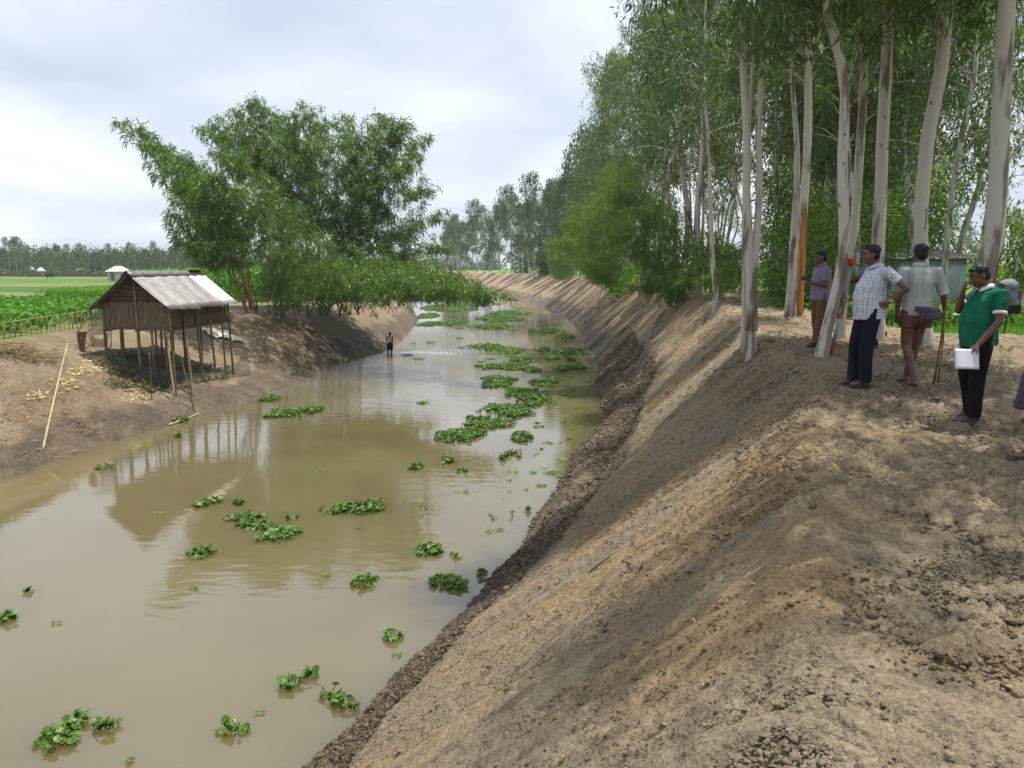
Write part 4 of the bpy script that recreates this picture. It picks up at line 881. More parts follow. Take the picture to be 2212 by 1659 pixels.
def shed():
    y = 29.0; c0 = aty(1910, 667, y); c1 = aty(2080, 667, y); z0 = gz(c1.x, y); root = empty('tin_shed', Vector((c1.x, y, z0 - .05))); tag(root, 'blue-grey corrugated tin shed with a patched low roof behind the men', 'shed')
    w_ = c1.x - c0.x; h = aty(2000, 559, y).z - z0 + .05; bm_ = [((-w_, .2, 0), (-w_ * .48, .2, 0)), ((-w_ * .48, 0, 0), (0, 0, 0)), ((0, 0, 0), (.3, 3, 0)), ((-w_ * .48, .2, 0), (-w_ * .48, 0, 0)), ((-w_, 3.2, 0), (-w_, .2, 0))]
    for i, (a, b) in enumerate(bm_):
        a = Vector(a); b = Vector(b); up = Vector((0, 0, h)); V, Q = corrugated(a, b, a + up, b + up, .09, .011, 0, 3, 0, i); o = mesh_np('wall', [tuple(v) for v in V], Q, M_TIN2, root, True); s = o.modifiers.new('s', 'SOLIDIFY'); s.thickness = .004
    V, Q = corrugated((-w_ * .5, -.25, h + .04), (.15, -.25, h + .02), (-w_ * .5, 3.2, h + .42), (.3, 3.2, h + .36), .09, .011, 0, 3, 0, 5); o = mesh_np('roof', [tuple(v) for v in V], Q, M_TIN, root, True)
    V, Q = corrugated((-w_ - .2, 0, h + .0), (-w_ * .45, 0, h + .03), (-w_ - .2, 3.2, h + .35), (-w_ * .45, 3.2, h + .4), .09, .011, 0, 3, 0, 6); o = mesh_np('roof', [tuple(v) for v in V], Q, M_TIN2, root, True)
    for k in range(4):
        m = MB(); m.box((-.9 + k * .28, .2 + k * .6, h + .13 + k * .08), (.9 - k * .1, .05, .02), Matrix.Rotation(.04 * k, 3, 'Y')); m.build('loose_board', mat('grey board', (.26, .24, .20), .8, .2), root)
    m = MB()
    for x in (-.15, -.02, .12): m.tube([(x, .0, h - .2), (x, .0, h + .2)], .02, 5)
    m.build('post', M_POLE, root)
shed()
eucalyptus('leaning_tree', PY([(2162,684),(2172,640),(2186,600),(2206,555),(2225,515),(2260,450)], 25, 1.2), .10, .05, 2.3, 'thin grey tree leaning right over the grass behind the backpack', nb=34, ncl=6, nlf=10, rad=1.8, lsize=.2, lw=.3, seed=640, lm=M_BROAD, knots=2)
eucalyptus('leaning_tree', PY([(2207,640),(2214,590),(2222,540),(2230,480)], 31, 3.5), .10, .05, 2.3, 'second thin trunk cut by the frame edge over the grass', nb=30, ncl=6, nlf=10, rad=2.0, lsize=.2, lw=.3, seed=641, lm=M_BROAD, knots=2)
# trees standing just outside the frame whose crowns shade the bank
for i, (x, y, s_) in enumerate(SHADE):
    o = place(midp, i + 1, x, y, gz(x, y) - .1, s_, i * 2.1, 'eucalyptus of the same row beyond the right edge, shading the path', 'tree', 'eucalyptus beyond the right edge')

# ---------------------------------------------------------------- floating plants
def hyacinth(name, lab, ells, seed, ls=.085, dens=1.0, group=None, h=.16, sprig=False):
    """ells: (px, py, rx, ry) ellipses on the water"""
    rg = np.random.default_rng(seed); c0 = atz(ells[0][0], ells[0][1], 0); V = []; Fs = []; r = []
    for (px, py, rx, ry) in ells:
        c = atz(px, py, 0); ex = (atz(px + rx, py, 0) - c).length; ey = max((atz(px, py + ry, 0) - c).length * .9, .06); area = math.pi * ex * ey
        ex *= 1.22; ey *= 1.22; n = max(12, int(area * 300 * dens * (.085 / ls) ** 2)); aa = rg.uniform(0, 6.283, n); ra = np.sqrt(rg.random(n)); qx = c.x + np.cos(aa) * ex * ra; qy = c.y + np.sin(aa) * ey * ra; gp_ = fbm(qx * 1.3, qy * 1.3, seed % 7, 2) * .6 + fbm(qx * 4.5, qy * 4.5, seed % 5, 2) * .6
        for i in range(n):
            rr_ = float(ra[i]); q = Vector((qx[i], qy[i], 0)); gap = gp_[i]
            if gap < (-.12 if ells[0][1] < 1230 else -.3) + .42 * max(0, rr_ - .55) / .45: continue
            hh = rg.random() ** 1.3 * h * (1.2 - .8 * rr_) + .012; s = ls * rg.uniform(.6, 1.25); tilt = rg.uniform(.1, .95) if not sprig else rg.uniform(0, .5); az = rg.uniform(0, 6.283)
            nrm = Vector((math.sin(tilt) * math.cos(az), math.sin(tilt) * math.sin(az), math.cos(tilt))); t1 = nrm.cross(Vector((0, 0, 1)) if tilt > .1 else Vector((1, 0, 0))).normalized(); t2 = nrm.cross(t1)
            cc = q + Vector((0, 0, hh)) - c0; b = len(V); tint = rg.uniform(0, .75) if rg.random() < .96 else .98
            V.append(tuple(cc - nrm * s * .18)); r.append(tint)
            for k in range(7): th = k / 7 * 6.283; w_ = s * (.62 if k in (0,) else .52); V.append(tuple(cc + t1 * math.cos(th) * w_ * .95 + t2 * math.sin(th) * w_)); r.append(tint)
            for k in range(7): Fs.append((b, b + 1 + k, b + 1 + (k + 1) % 7))
            if hh > .03 and not sprig:                # stalk
                b = len(V); ft = q - c0 + Vector((rg.normal() * .03, rg.normal() * .03, -.01)); w_ = .008
                for p in (ft, cc): 
                    for d in ((-w_, 0, 0), (w_ * .5, w_, 0), (w_ * .5, -w_, 0)): V.append(tuple(p + Vector(d))); r.append(.9)
                Fs += [(b, b + 1, b + 4), (b, b + 4, b + 3), (b + 1, b + 2, b + 5), (b + 1, b + 5, b + 4), (b + 2, b, b + 3), (b + 2, b + 3, b + 5)]
    if not V: return
    o = mesh_np(name, V, Fs, M_HYA, None, True, rnd=r); o.location = c0 + Vector((0, 0, .004)); tag(o, lab, 'floating plant', group)
HY = [
 ('largest water hyacinth mat, stretched diagonally in mid channel', [(1150,862,46,22),(1095,890,62,18),(1050,912,55,14),(995,942,52,16),(1120,850,30,12)]),
 ('hyacinth patch just above the largest mat, left part', [(1075,826,42,14)]), ('hyacinth patch just above the largest mat, right part', [(1165,829,36,10),(1190,822,18,6)]),
 ('hyacinth mat with ripples around it in mid channel', [(1090,792,55,8),(1128,778,26,8),(1146,799,22,6)]),
 ('flat hyacinth strip near mid channel left of the ripples', [(1050,750,32,8)]), ('hyacinth strip beside the ripples, right one of the pair', [(1100,757,30,8)]),
 ('feathery hyacinth island on the bamboo reflection', [(1068,706,34,7)]), ('hyacinth island under the tip of the low bamboo arm', [(1080,688,44,8),(1092,676,28,5)]),
 ('long bright hyacinth raft beyond the low bamboo arm', [(965,664,45,8),(1005,660,40,5),(990,668,36,5)]), ('narrow hyacinth raft crossing the far channel', [(950,700,52,5),(985,694,22,4)]),
 ('small round hyacinth raft by the far left bank', [(925,682,22,6)]), ('hyacinth streaks under the bamboo tip, far channel', [(925,648,28,3),(930,640,20,2.5)]), ('hyacinth streaks further up the far channel', [(990,645,22,2.5),(1015,650,18,3)]),
 ('dark hyacinth patch in the trunk reflections, farther', [(1180,714,34,6)]), ('dark hyacinth patch in the trunk reflections, nearer', [(1215,727,24,5)]),
 ('small hyacinth tuft near the right shore shadows', [(1172,757,18,6)]), ('hyacinth group close to the slumped right bank', [(1210,797,20,8),(1248,792,24,9),(1232,777,9,4)]),
 ('hyacinth patch close to the right bank scarp', [(1232,761,34,6)]), ('thin hyacinth line by the right bank, farthest small one', [(1192,775,18,4)]),
 ('small hyacinth mat at the lower right end of the largest mat', [(1128,945,22,11)]), ('low hyacinth patch below the largest mat', [(1108,985,26,8),(1086,992,10,5)]),
 ('compact hyacinth tuft below the tail of the largest mat', [(965,999,21,8)]), ('hyacinth tuft left of the compact one', [(899,1012,17,8)]), ('two-leaf hyacinth tuft right of the compact one', [(998,1019,14,4)]),
 ('hyacinth sprig line in blue reflection near the right bank', [(1098,1114,26,8),(1128,1104,16,4)]), ('small hyacinth at the end of the bamboo reflection', [(917,1105,15,6)]),
 ('oval hyacinth mat with dry stalks in the brown reflection', [(770,1098,56,16),(810,1094,38,12),(722,1104,30,8)]),
 ('broad two-lobed hyacinth mat in the near channel', [(520,1121,40,11),(600,1120,52,13),(595,1158,52,17),(560,1138,40,10),(557,1126,28,10)]),
 ('round hyacinth tuft left of the broad mat', [(450,1090,27,11)]), ('tiny hyacinth tuft between the round tuft and the broad mat', [(517,1089,12,6)]),
 ('round hyacinth cushion below the roof reflection', [(444,1196,31,12)]), ('tall-leaved hyacinth clump nearest the dark bank edge', [(922,1190,30,14),(945,1196,16,8)]), ('spreading hyacinth joined to the tall-leaved clump', [(1000,1203,25,12)]),
 ('upright five-leaf hyacinth alone in mid water', [(788,1260,25,11)]), ('dense hyacinth clump near the sloping shore', [(958,1258,28,11),(988,1266,24,12)]), ('small upright hyacinth beside the shore', [(1044,1240,11,7)]),
 ('little hyacinth rosette in the near water, left of two', [(700,1357,19,10)]), ('little hyacinth rosette in the near water, right of two', [(848,1378,17,10)]),
 ('hyacinth clump by the near shore, upper left of two', [(630,1482,28,14),(668,1466,22,14)]), ('hyacinth clump by the near shore, lower right of two', [(715,1500,22,12),(745,1524,30,14)]),
 ('large-leaved hyacinth at the lower left corner', [(130,1600,40,24),(165,1560,22,22)]), ('small hyacinth right of the large-leaved one', [(225,1576,30,12)]), ('sparse yellowish hyacinth low in the frame', [(502,1578,28,15)]),
 ('hyacinth tuft cut by the left edge', [(12,1340,30,10),(12,1362,20,6)]), ('pale single hyacinth leaf pair near the left edge', [(60,1278,16,4)]),
 ('bright flat weed patch on the water by the left bank', [(222,1012,28,4)]), ('small hyacinth off the left bank below the hut', [(380,948,18,8)]), ('narrow hyacinth raft below the hut on the left side', [(630,893,66,10),(665,888,30,8)]),
 ('hyacinth tuft above the narrow raft near the left shore', [(587,862,24,8)]), ('green weeds at the foot of the lying bamboo', [(395,908,26,5)])]
for i, (lab, el) in enumerate(HY):
    far = el[0][1] < 770; hyacinth('water_hyacinth', lab, el, 900 + i, .105 if el[0][1] > 1060 else .085 if not far else .14, 2.3 if el[0][1] < 1060 else 2.4, 'water hyacinth floating on the channel', .14 if el[0][1] > 1000 else .16, sprig=lab.startswith('bright flat'))
rs = random.Random(9); sp = []
for i in range(46): py = rs.uniform(840, 1150); px = lerp(1270, 1130, (py - 840) / 310) + rs.uniform(-90, 25); sp.append((px, py))
for i in range(26): py = rs.uniform(640, 800); sp.append((lerp(960, 1090, (py - 640) / 160) + rs.uniform(-70, 150), py))
sp += [(118,1348),(705,1243),(420,1273),(857,1415),(560,1543),(652,1414),(985,1062),(1005,1063),(870,1090),(775,1143),(915,870),(880,768),(905,775),(893,742),(930,740),(1078,1146),(280,1648),(340,1110),(690,1020)]
for i, (px, py) in enumerate(sp): hyacinth('water_weed', 'tiny green weed sprig floating alone on open water', [(px, py, rs.uniform(6, 15), rs.uniform(1.5, 3.5))], 1200 + i, .05 if py > 1000 else .09, 1.2, 'tiny weed sprigs on the water', .03, True)
# loose twigs on the near slope
for (a, b, c, lab) in [((1270,1245),(1320,1210),(1340,1208),'thin dark twig lying half way down the bare slope, longer one'), ((1345,1218),(1385,1240),(1392,1226),'short dark twig on the bare slope beside the longer one')]:
    P = [hit(*q) + Vector((0, 0, .03 + .03 * i)) for i, q in enumerate((a, b, c))]; m = MB(); m.tube([p - P[0] for p in P], [.012, .009, .004], 5); o = m.build('twig', M_BARK2, None, True); o.location = P[0]; tag(o, lab, 'twig')

# ---------------------------------------------------------------- clods on the trodden bank
def clod_field():
    rg = np.random.default_rng(31); X = []; 
    def ico():
        b = MB(); t = (1 + 5 ** .5) / 2; Vv = np.array([(-1,t,0),(1,t,0),(-1,-t,0),(1,-t,0),(0,-1,t),(0,1,t),(0,-1,-t),(0,1,-t),(t,0,-1),(t,0,1),(-t,0,-1),(-t,0,1)]) / math.sqrt(1 + t * t)
        Fv = np.array([(0,11,5),(0,5,1),(0,1,7),(0,7,10),(0,10,11),(1,5,9),(5,11,4),(11,10,2),(10,7,6),(7,1,8),(3,9,4),(3,4,2),(3,2,6),(3,6,8),(3,8,9),(4,9,5),(2,4,11),(6,2,10),(8,6,7),(9,8,1)]); return Vv, Fv
    Vv, Fv = ico(); n = 120000
    y = 1.6 * np.exp(rg.random(n) * math.log(26 / 1.6)); dx = rg.uniform(-.9, 12, n) ; x = xbr(y) + dx * np.minimum(1, y / 6)
    # and the wet lumpy toe
    n2 = 34000; y2 = 5 + 40 * rg.random(n2) ** 1.6; a2 = xwr(y2); b2 = xbr(y2); x2 = a2 + (b2 - a2) * rg.random(n2) ** 1.8 * (0.16 + .30 * sstep(9, 16, y2))
    n3 = 34000; y3 = 2.5 + 22 * rg.random(n3) ** 1.5; a3 = xwr(y3); b3 = xbr(y3); x3 = a3 + (b3 - a3) * rg.random(n3)
    x = np.concatenate([x, x2, x3]); y = np.concatenate([y, y2, y3]); k0 = np.concatenate([np.zeros(n), np.ones(n2), np.full(n3, 2)]); n_all = len(x)
    keep = (np.abs(x) < .72 * y + 1.5) & ((k0 > 0) | (fbm(x * .9, y * .9, 90, 3) > -.45 + .5 * rg.random(n_all))) & ~((k0 == 0) & (y > 16) & (x - xbr(y) > 4)); x = x[keep]; y = y[keep]; k0 = k0[keep]; n = len(x)
    s = rg.uniform(.005, .013, n) * (1 + 2.0 * rg.random(n) ** 12) * np.where(k0 == 1, 1.25, np.where(k0 == 2, .6, .85)) * (1 + y * .03)
    z = base(x, y); sc3 = rg.uniform(.6, 1.4, (n, 1, 3)) * s[:, None, None] * np.array([1, 1, .62]); a = rg.uniform(0, 6.28, n); ca, sa = np.cos(a), np.sin(a)
    B = Vv[None] * (1 + .75 * (rg.random((n, 12, 1)) - .5)) * sc3; Xr = B[:, :, 0] * ca[:, None] - B[:, :, 1] * sa[:, None]; Yr = B[:, :, 0] * sa[:, None] + B[:, :, 1] * ca[:, None]
    V = np.stack([Xr + x[:, None], Yr + y[:, None], B[:, :, 2] + (z + np.where(k0 == 1, .05, .018) + s * .3)[:, None]], -1).reshape(-1, 3)
    Q = (Fv[None] + (np.arange(n) * 12)[:, None, None]).reshape(-1, 3); t = sstep(-.35, .35, fbm(x * .8, y * .8, 101, 4) + .3 * rg.normal(size=n))[:, None]; c = (np.array([.290, .210, .122]) * (1 - t) + np.array([.242, .200, .142]) * t) * rg.uniform(.8, 1.2, (n, 1)); w_ = (k0 == 1)[:, None]
    c = np.where(w_, np.array([.120, .092, .066]) * rg.uniform(.6, 1.7, (n, 1)), c); c4 = np.concatenate([np.repeat(c, 12, 0), np.ones((n * 12, 1)) * 0], 1)
    o = mesh_np('clods', V, Q, bpy.data.materials['earth'], None, False, col=c4); tag(o, 'loose crumbled earth clods over the trodden bank and wet toe', 'soil clods', kind='stuff')
clod_field()

# ---------------------------------------------------------------- people
M_SKIN = mat('brown skin', (.085, .042, .027), .5, scale=14, rgb2=(.130, .068, .044), spec=.4)
M_HAIR = mat('black hair', (.008, .007, .007), .6, .3, spec=.3)
M_WHITE = mat('eye white', (.22, .19, .17), .4, .05)
M_SOLE = mat('dark rubber sandal', (.05, .045, .06), .7, .3)
def cloth(name, rgb, var=.22, bump=.045, scale=5.5): return mat(name, rgb, .92, var, scale, stretch=(1.3, 1.3, .7), bump=bump, spec=.12)
def plaid(name, base_, line, s=16.0, w_=.12, base2=None):
    m = bpy.data.materials.new(name); m.use_nodes = True; t = m.node_tree; b = t.nodes['Principled BSDF']; b.inputs['Roughness'].default_value = .9
    tcn = t.nodes.new('ShaderNodeTexCoord'); sp2 = t.nodes.new('ShaderNodeSeparateXYZ'); t.links.new(tcn.outputs['Object'], sp2.inputs[0]); prev = None
    def op(o, a, b_=None, c=None):
        n = t.nodes.new('ShaderNodeMath'); n.operation = o
        for i, v in enumerate((a, b_, c)):
            if v is None: continue
            if hasattr(v, 'links'): t.links.new(v, n.inputs[i])
            else: n.inputs[i].default_value = v
        return n.outputs[0]
    acc = None
    for ax in (0, 1, 2):
        f = op('FRACT', op('MULTIPLY', sp2.outputs[ax], s)); l = op('LESS_THAN', f, w_); acc = l if acc is None else op('ADD', acc, l)
    nz = t.nodes.new('ShaderNodeTexNoise'); nz.inputs['Scale'].default_value = 10; nz.inputs['Detail'].default_value = 4; t.links.new(tcn.outputs['Object'], nz.inputs['Vector'])
    mx = t.nodes.new('ShaderNodeMix'); mx.data_type = 'RGBA'; mx.inputs[6].default_value = (*base_, 1); mx.inputs[7].default_value = (*line, 1)
    t.links.new(op('MULTIPLY', op('MINIMUM', acc, 1.0), op('ADD', nz.outputs['Fac'], .1)), mx.inputs[0]); t.links.new(mx.outputs[2], b.inputs['Base Color'])
    bp = t.nodes.new('ShaderNodeBump'); bp.inputs['Distance'].default_value = .035; t.links.new(nz.outputs['Fac'], bp.inputs['Height']); t.links.new(bp.outputs[0], b.inputs['Normal']); return m
V3 = Vector
def hand(mb, W, d, n, s=1.0, curl=.5, side=1, spread=.12):
    """W wrist, d pointing direction, n palm normal (towards the palm side), side: thumb side sign along across"""
    d = V3(d).normalized(); n = V3(n); n = (n - d * n.dot(d)).normalized(); ac = d.cross(n) * side
    Mx = Matrix((ac, d, n)).transposed(); mb.ell(V3(W) + d * .045 * s, (.040 * s, .052 * s, .015 * s), 10, 7, Mx); mb.cap_tube(W, V3(W) + d * .03 * s, .026 * s, .024 * s, 8)
    for k, (o, L_) in enumerate(((.030, .90), (.010, 1.0), (-.010, .95), (-.029, .76))):
        p = V3(W) + d * .082 * s + ac * o * s; dd = (d + ac * o * 3 * spread).normalized(); a = 0
        for q, ln in enumerate((.040, .026, .021)):
            a += curl * (.7 if q == 0 else 1.0); v = dd * math.cos(a) + n * math.sin(a); e = p + v * ln * L_ * s; mb.cap_tube(p, e, (.0092 - q * .0008) * s, (.0086 - q * .0008) * s, 7); p = e
    p = V3(W) + d * .022 * s + ac * .028 * s; v = (ac * .8 + d * .75 + n * .25).normalized(); e = p + v * .042 * s; mb.cap_tube(p, e, .012 * s, .0105 * s, 7)
    v2 = (v + (d - ac * .9) * .35 + n * curl * .7).normalized(); mb.cap_tube(e, e + v2 * .030 * s, .0102 * s, .009 * s, 7)
def head(mb, c, yaw=0, pitch=0):
    Mh = Matrix.Rotation(yaw, 3, 'Z') @ Matrix.Rotation(pitch, 3, 'X'); c = V3(c); T = lambda x, y, z: c + Mh @ V3((x, y, z))
    mb.ell(T(0, -.012, .025), (.073, .092, .090), 18, 12, Mh); mb.ell(T(0, .018, -.025), (.060, .068, .085), 16, 10, Mh); mb.ell(T(0, .045, -.085), (.036, .034, .026), 10, 7, Mh)
    mb.ell(T(.030, .062, -.028), (.020, .018, .022), 8, 6, Mh); mb.ell(T(-.030, .062, -.028), (.020, .018, .022), 8, 6, Mh)
    mb.tube([T(0, .080, .020), T(0, .094, -.004), T(0, .106, -.026), T(0, .088, -.036)], [.009, .010, .014, .013], 8)
    for s in (-1, 1):
        mb.ell(T(.011 * s, .090, -.031), (.009, .010, .008), 7, 5, Mh); mb.ell(T(.027 * s, .077, .027), (.024, .011, .008), 8, 5, Mh)
        mb.ell(T(.075 * s, -.008, -.005), (.009, .020, .031), 8, 7, Mh @ Matrix.Rotation(.25 * s, 3, 'Z')); mb.ell(T(.078 * s, -.004, -.030), (.007, .010, .012), 6, 5, Mh)
    mb.ell(T(0, .085, -.056), (.024, .010, .0065), 9, 5, Mh); mb.ell(T(0, .083, -.068), (.020, .010, .007), 9, 5, Mh)
    return Mh, T
DEF = dict(pelvis=(0,0,.93), waist=(0,0,1.06), chest=(0,0,1.24), shc=(0,-.01,1.36), neck=(0,-.01,1.43), head=(0,.025,1.555),
           hipL=(-.09,0,.90), kneeL=(-.10,.02,.50), ankL=(-.10,-.02,.09), hipR=(.09,0,.90), kneeR=(.10,.02,.50), ankR=(.10,-.02,.09), toeL=0.0, toeR=0.0,
           shL=(-.185,-.01,1.365), elL=(-.235,-.03,1.09), wrL=(-.24,.03,.85), shR=(.185,-.01,1.365), elR=(.235,-.03,1.09), wrR=(.24,.03,.85))
def person(loc, rz, label, J, shirt=None, sleeve=.85, trouser=None, tr_to=1.0, belly=0.0, fat=1.0, yaw=0, pitch=0, hd=None, collar=None, cuff=None, sandal=True, scale=1.0, shoe=M_SOLE, hem=.86, hair_len=0, build=1.0, skirt=None, tank=False, cuffs_roll=False):
    j = {k: (V3(v) if isinstance(v, tuple) else v) for k, v in {**DEF, **J}.items()}; hd = hd or {}
    root = empty('person', loc, rz); root.scale = (scale,) * 3; tag(root, label, 'person')
    b = MB(); X = (1, 0, 0)
    b.tube([j['pelvis'] - V3((0, 0, .08)), j['pelvis'], j['waist'], j['chest'], j['shc'], j['shc'].lerp(j['neck'], .6)], [(.11, .08), (.155, .11), (.135 * fat, .10 + belly * .7), (.160, .115), (.165, .085), (.08, .06)], 18, axis=X)
    b.tube([j['shc'], j['neck'], j['neck'].lerp(j['head'], .5)], [.075, .058, .054], 14)
    for s in 'LR':
        h, k, a = j['hip' + s], j['knee' + s], j['ank' + s]; b.cap_tube(h, k, .086 * build, .052, 14); b.cap_tube(k, k.lerp(a, .35) - V3((0, .015, 0)), .050, .055 * build, 12); b.cap_tube(k.lerp(a, .35) - V3((0, .012, 0)), a, .054 * build, .036, 12)
        t = j['toe' + s]; f = V3((math.sin(t), math.cos(t), 0)); sd_ = V3((f.y, -f.x, 0)); g = a.z - .09
        b.cap_tube(a - V3((0, 0, .02)), V3((a.x, a.y, g + .045)) - f * .03, .037, .036, 10); b.cap_tube(V3((a.x, a.y, g + .045)), V3((a.x, a.y, g + .034)) + f * .12, .040, .030, 10)
        for q, (o, L_) in enumerate(((-.026, .15), (-.010, .152), (.004, .145), (.017, .137), (.029, .125))):
            oo = o * (1 if s == 'R' else -1); b.cap_tube(V3((a.x, a.y, g + .028)) + f * .11 + sd_ * oo * .9, V3((a.x, a.y, g + .024)) + f * (L_ + .012) + sd_ * oo, .013 if q == 0 else .010, .011 if q == 0 else .008, 7)
        S, E, W = j['sh' + s], j['el' + s], j['wr' + s]; b.cap_tube(S, E, .050 * build, .037, 12); b.cap_tube(E, E.lerp(W, .3), .038, .038 * build, 12); b.cap_tube(E.lerp(W, .3), W, .038 * build, .024, 12)
        hh = hd.get(s, {}); hand(b, W, hh.get('d', tuple((W - E).normalized())), hh.get('n', (1 if s == 'L' else -1, .3, 0)), hh.get('s', 1.0), hh.get('curl', .45), hh.get('side', 1 if s == 'L' else -1))
    Mh, T = head(b, j['head'], yaw, pitch)
    body = b.fused('body', M_SKIN, root, .0068, 3)
    h = MB(); h.ell(T(0, -.022, .034), (.079, .090, .088), 18, 12, Mh); h.ell(T(0, -.055, -.010), (.070, .055, .075 + hair_len), 14, 9, Mh)
    rgh = random.Random(hash(label) % 1000 if False else len(label))
    for i in range(70):
        a = rgh.uniform(0, 6.28); e = rgh.uniform(.05, 1.05); x, y, z = math.cos(a) * math.cos(e), math.sin(a) * math.cos(e), math.sin(e)
        if y > .55 and z < .45: continue
        p = T(x * .076, -.022 + y * .090, .036 + z * .086); h.ell(p, (.013, .017, .009), 6, 4, Mh)
    h.ell(T(0, .052, .078), (.055, .028, .022), 10, 6, Mh)
    h.fused('hair', M_HAIR, root, .0065, 1)
    for s in (-1, 1):
        e_ = MB(); e_.ell(T(.029 * s, .080, .006), (.010, .007, .006), 8, 6, Mh); eye = e_.build('eye', M_WHITE, root, True)
        e_ = MB(); e_.ell(T(.029 * s, .0865, .006), (.0062, .004, .0062), 8, 6, Mh); e_.build('pupil', M_HAIR, eye, True)
        e_ = MB(); e_.tube([T(.012 * s, .091, .030), T(.030 * s, .088, .036), T(.048 * s, .076, .030)], [.0035, .005, .003], 6); e_.build('eyebrow', M_HAIR, root, True)
    if shirt:
        c = MB(); hz = hem
        if tank: rr_ = [(.165, .125), (.15, .118), (.142 * fat, .108 + belly), (.168, .128), (.12, .095)]; pp = [V3((j['pelvis'].x, j['pelvis'].y, hz)), j['pelvis'] + V3((0, 0, .05)), j['waist'], j['chest'], j['shc'] + V3((0, 0, .0))]
        else:
            rr_ = [(.188 * fat, .148 + belly * .55), (.186 * fat, .142 + belly * .8), (.172 * fat, .128 + belly), (.168 * fat, .130 + belly * .8), (.180, .140), (.178, .105), (.10, .080), (.072, .072)]
            pl_ = V3((j['pelvis'].x, j['pelvis'].y, hz)); pp = [pl_, pl_.lerp(j['waist'], .45), j['waist'], j['waist'].lerp(j['chest'], .45), j['chest'], j['shc'], j['shc'].lerp(j['neck'], .65), j['neck'] + V3((0, 0, .005))]
        c.tube(pp, rr_, 22, axis=X)
        for s in 'LR':
            S, E, W = j['sh' + s], j['el' + s], j['wr' + s]
            if tank: c.tube([j['shc'] + V3((.10 if s == 'R' else -.10, 0, -.06)), j['shc'] + V3((.085 if s == 'R' else -.085, 0, .045))], [(.028, .09), (.022, .06)], 10, axis=X); continue
            if sleeve <= 1: c.tube([S + V3((.06 if s == 'L' else -.06, 0, -.012)), S + V3((0, 0, -.003)), S.lerp(E, sleeve * .5), S.lerp(E, sleeve)], [.060, .069, .064, .060], 14)
            else: c.tube([S + (V3((.05, 0, 0)) if s == 'L' else V3((-.05, 0, 0))), S, S.lerp(E, .5), E, E.lerp(W, sleeve - 1)], [.062, .069, .060, .054, .050], 14)
        sh = c.fused('shirt', shirt, root, .0095, 3)
        if cuffs_roll or cuff:
            for s in 'LR':
                S, E, W = j['sh' + s], j['el' + s], j['wr' + s]; u = S.lerp(E, sleeve) if sleeve <= 1 else E.lerp(W, sleeve - 1); dd = ((E - S) if sleeve <= 1 else (W - E)).normalized(); r_ = .061 if sleeve <= 1 else .053
                m = MB(); m.tube([u - dd * .018, u - dd * .012, u + dd * .010, u + dd * .014], [r_ * .96, r_ * 1.06, r_ * 1.06, r_ * .98], 16); m.build('cuff', cuff or shirt, sh, True)
        if collar:
            m = MB(); n0 = j['neck'] + V3((0, 0, .0)); fw = V3((0, .045, -.035))
            K = 22; V = []
            for i in range(K + 1):
                a = lerp(-2.75, 2.75, i / K) - math.pi / 2; o = V3((math.cos(a), math.sin(a), 0)); fr_ = max(0, o.y)
                for rr__, zz in ((.064, .022), (.071, .030), (.100, -.012), (.092, -.016)): V.append(n0 + o * rr__ + V3((0, .012, zz - .045 * fr_ - .0)))
            Fq = []
            for i in range(K):
                for q in range(4): Fq.append((i * 4 + q, i * 4 + (q + 1) % 4, (i + 1) * 4 + (q + 1) % 4, (i + 1) * 4 + q))
            m.add(V, Fq + [(0, 3, 2, 1), (K * 4, K * 4 + 1, K * 4 + 2, K * 4 + 3)]); m.build('collar', collar, sh, True)
    if trouser:
        c = MB(); P0 = j['pelvis']
        c.tube([V3((P0.x, P0.y, .80)), P0 - V3((0, 0, .04)), P0 + V3((0, 0, .04)), P0 + V3((0, 0, .09))], [(.150, .11), (.172, .130), (.165 * fat, .125 + belly * .5), (.155 * fat, .118 + belly * .5)], 20, axis=X)
        for s in 'LR':
            h_, k_, a_ = j['hip' + s], j['knee' + s], j['ank' + s]
            pts = [h_ + V3((0, 0, .03)), h_.lerp(k_, .3), k_, k_.lerp(a_, .5), a_ + V3((0, 0, -.035))]; rr_ = [.105, .104, .080, .076, .080]
            if tr_to < 1: pts = [h_ + V3((0, 0, .03)), h_.lerp(k_, tr_to * .5), h_.lerp(k_, tr_to)]; rr_ = [.104, .102, .100]
            c.tube(pts, rr_, 14)
        c.fused('trousers' if tr_to >= 1 else 'shorts', trouser, root, .010, 3)
    if skirt:
        m_, z0, z1 = skirt; c = MB(); P0 = j['pelvis']; c.tube([V3((P0.x, P0.y + .04, z0)), V3((P0.x, P0.y + .05, (z0 + z1) / 2)), P0 + V3((0, 0, 0)), P0 + V3((0, 0, .10))], [(.20, .24), (.19, .19), (.18, .145), (.16, .13)], 26, axis=X, rnd=.10); c.fused('lungi', m_, root, .012, 3)
    if sandal:
        for s in 'LR':
            a = j['ank' + s]; t = j['toe' + s]; f = V3((math.sin(t), math.cos(t), 0)); sd_ = V3((f.y, -f.x, 0)); g = a.z - .09; m = MB(); Mf = Matrix((sd_, f, V3((0, 0, 1)))).transposed(); o = V3((a.x, a.y, g + .004))
            m.tube([o - f * .082, o - f * .05, o + f * .03, o + f * .12, o + f * .172], [(.030, .011), (.041, .012), (.040, .012), (.050, .012), (.028, .011)], 12, axis=sd_)
            so = m.build('sandal', shoe, root, True); m = MB()
            for e in (-1, 1): m.tube([o + sd_ * .043 * e + f * .03 + V3((0, 0, .01)), o + sd_ * .034 * e + f * .06 + V3((0, 0, .058)), o + f * .10 + V3((0, 0, .066)), o + f * .135 + V3((0, 0, .03))], .0085, 6)
            m.build('strap', shoe, so, True)
    return root, j, T
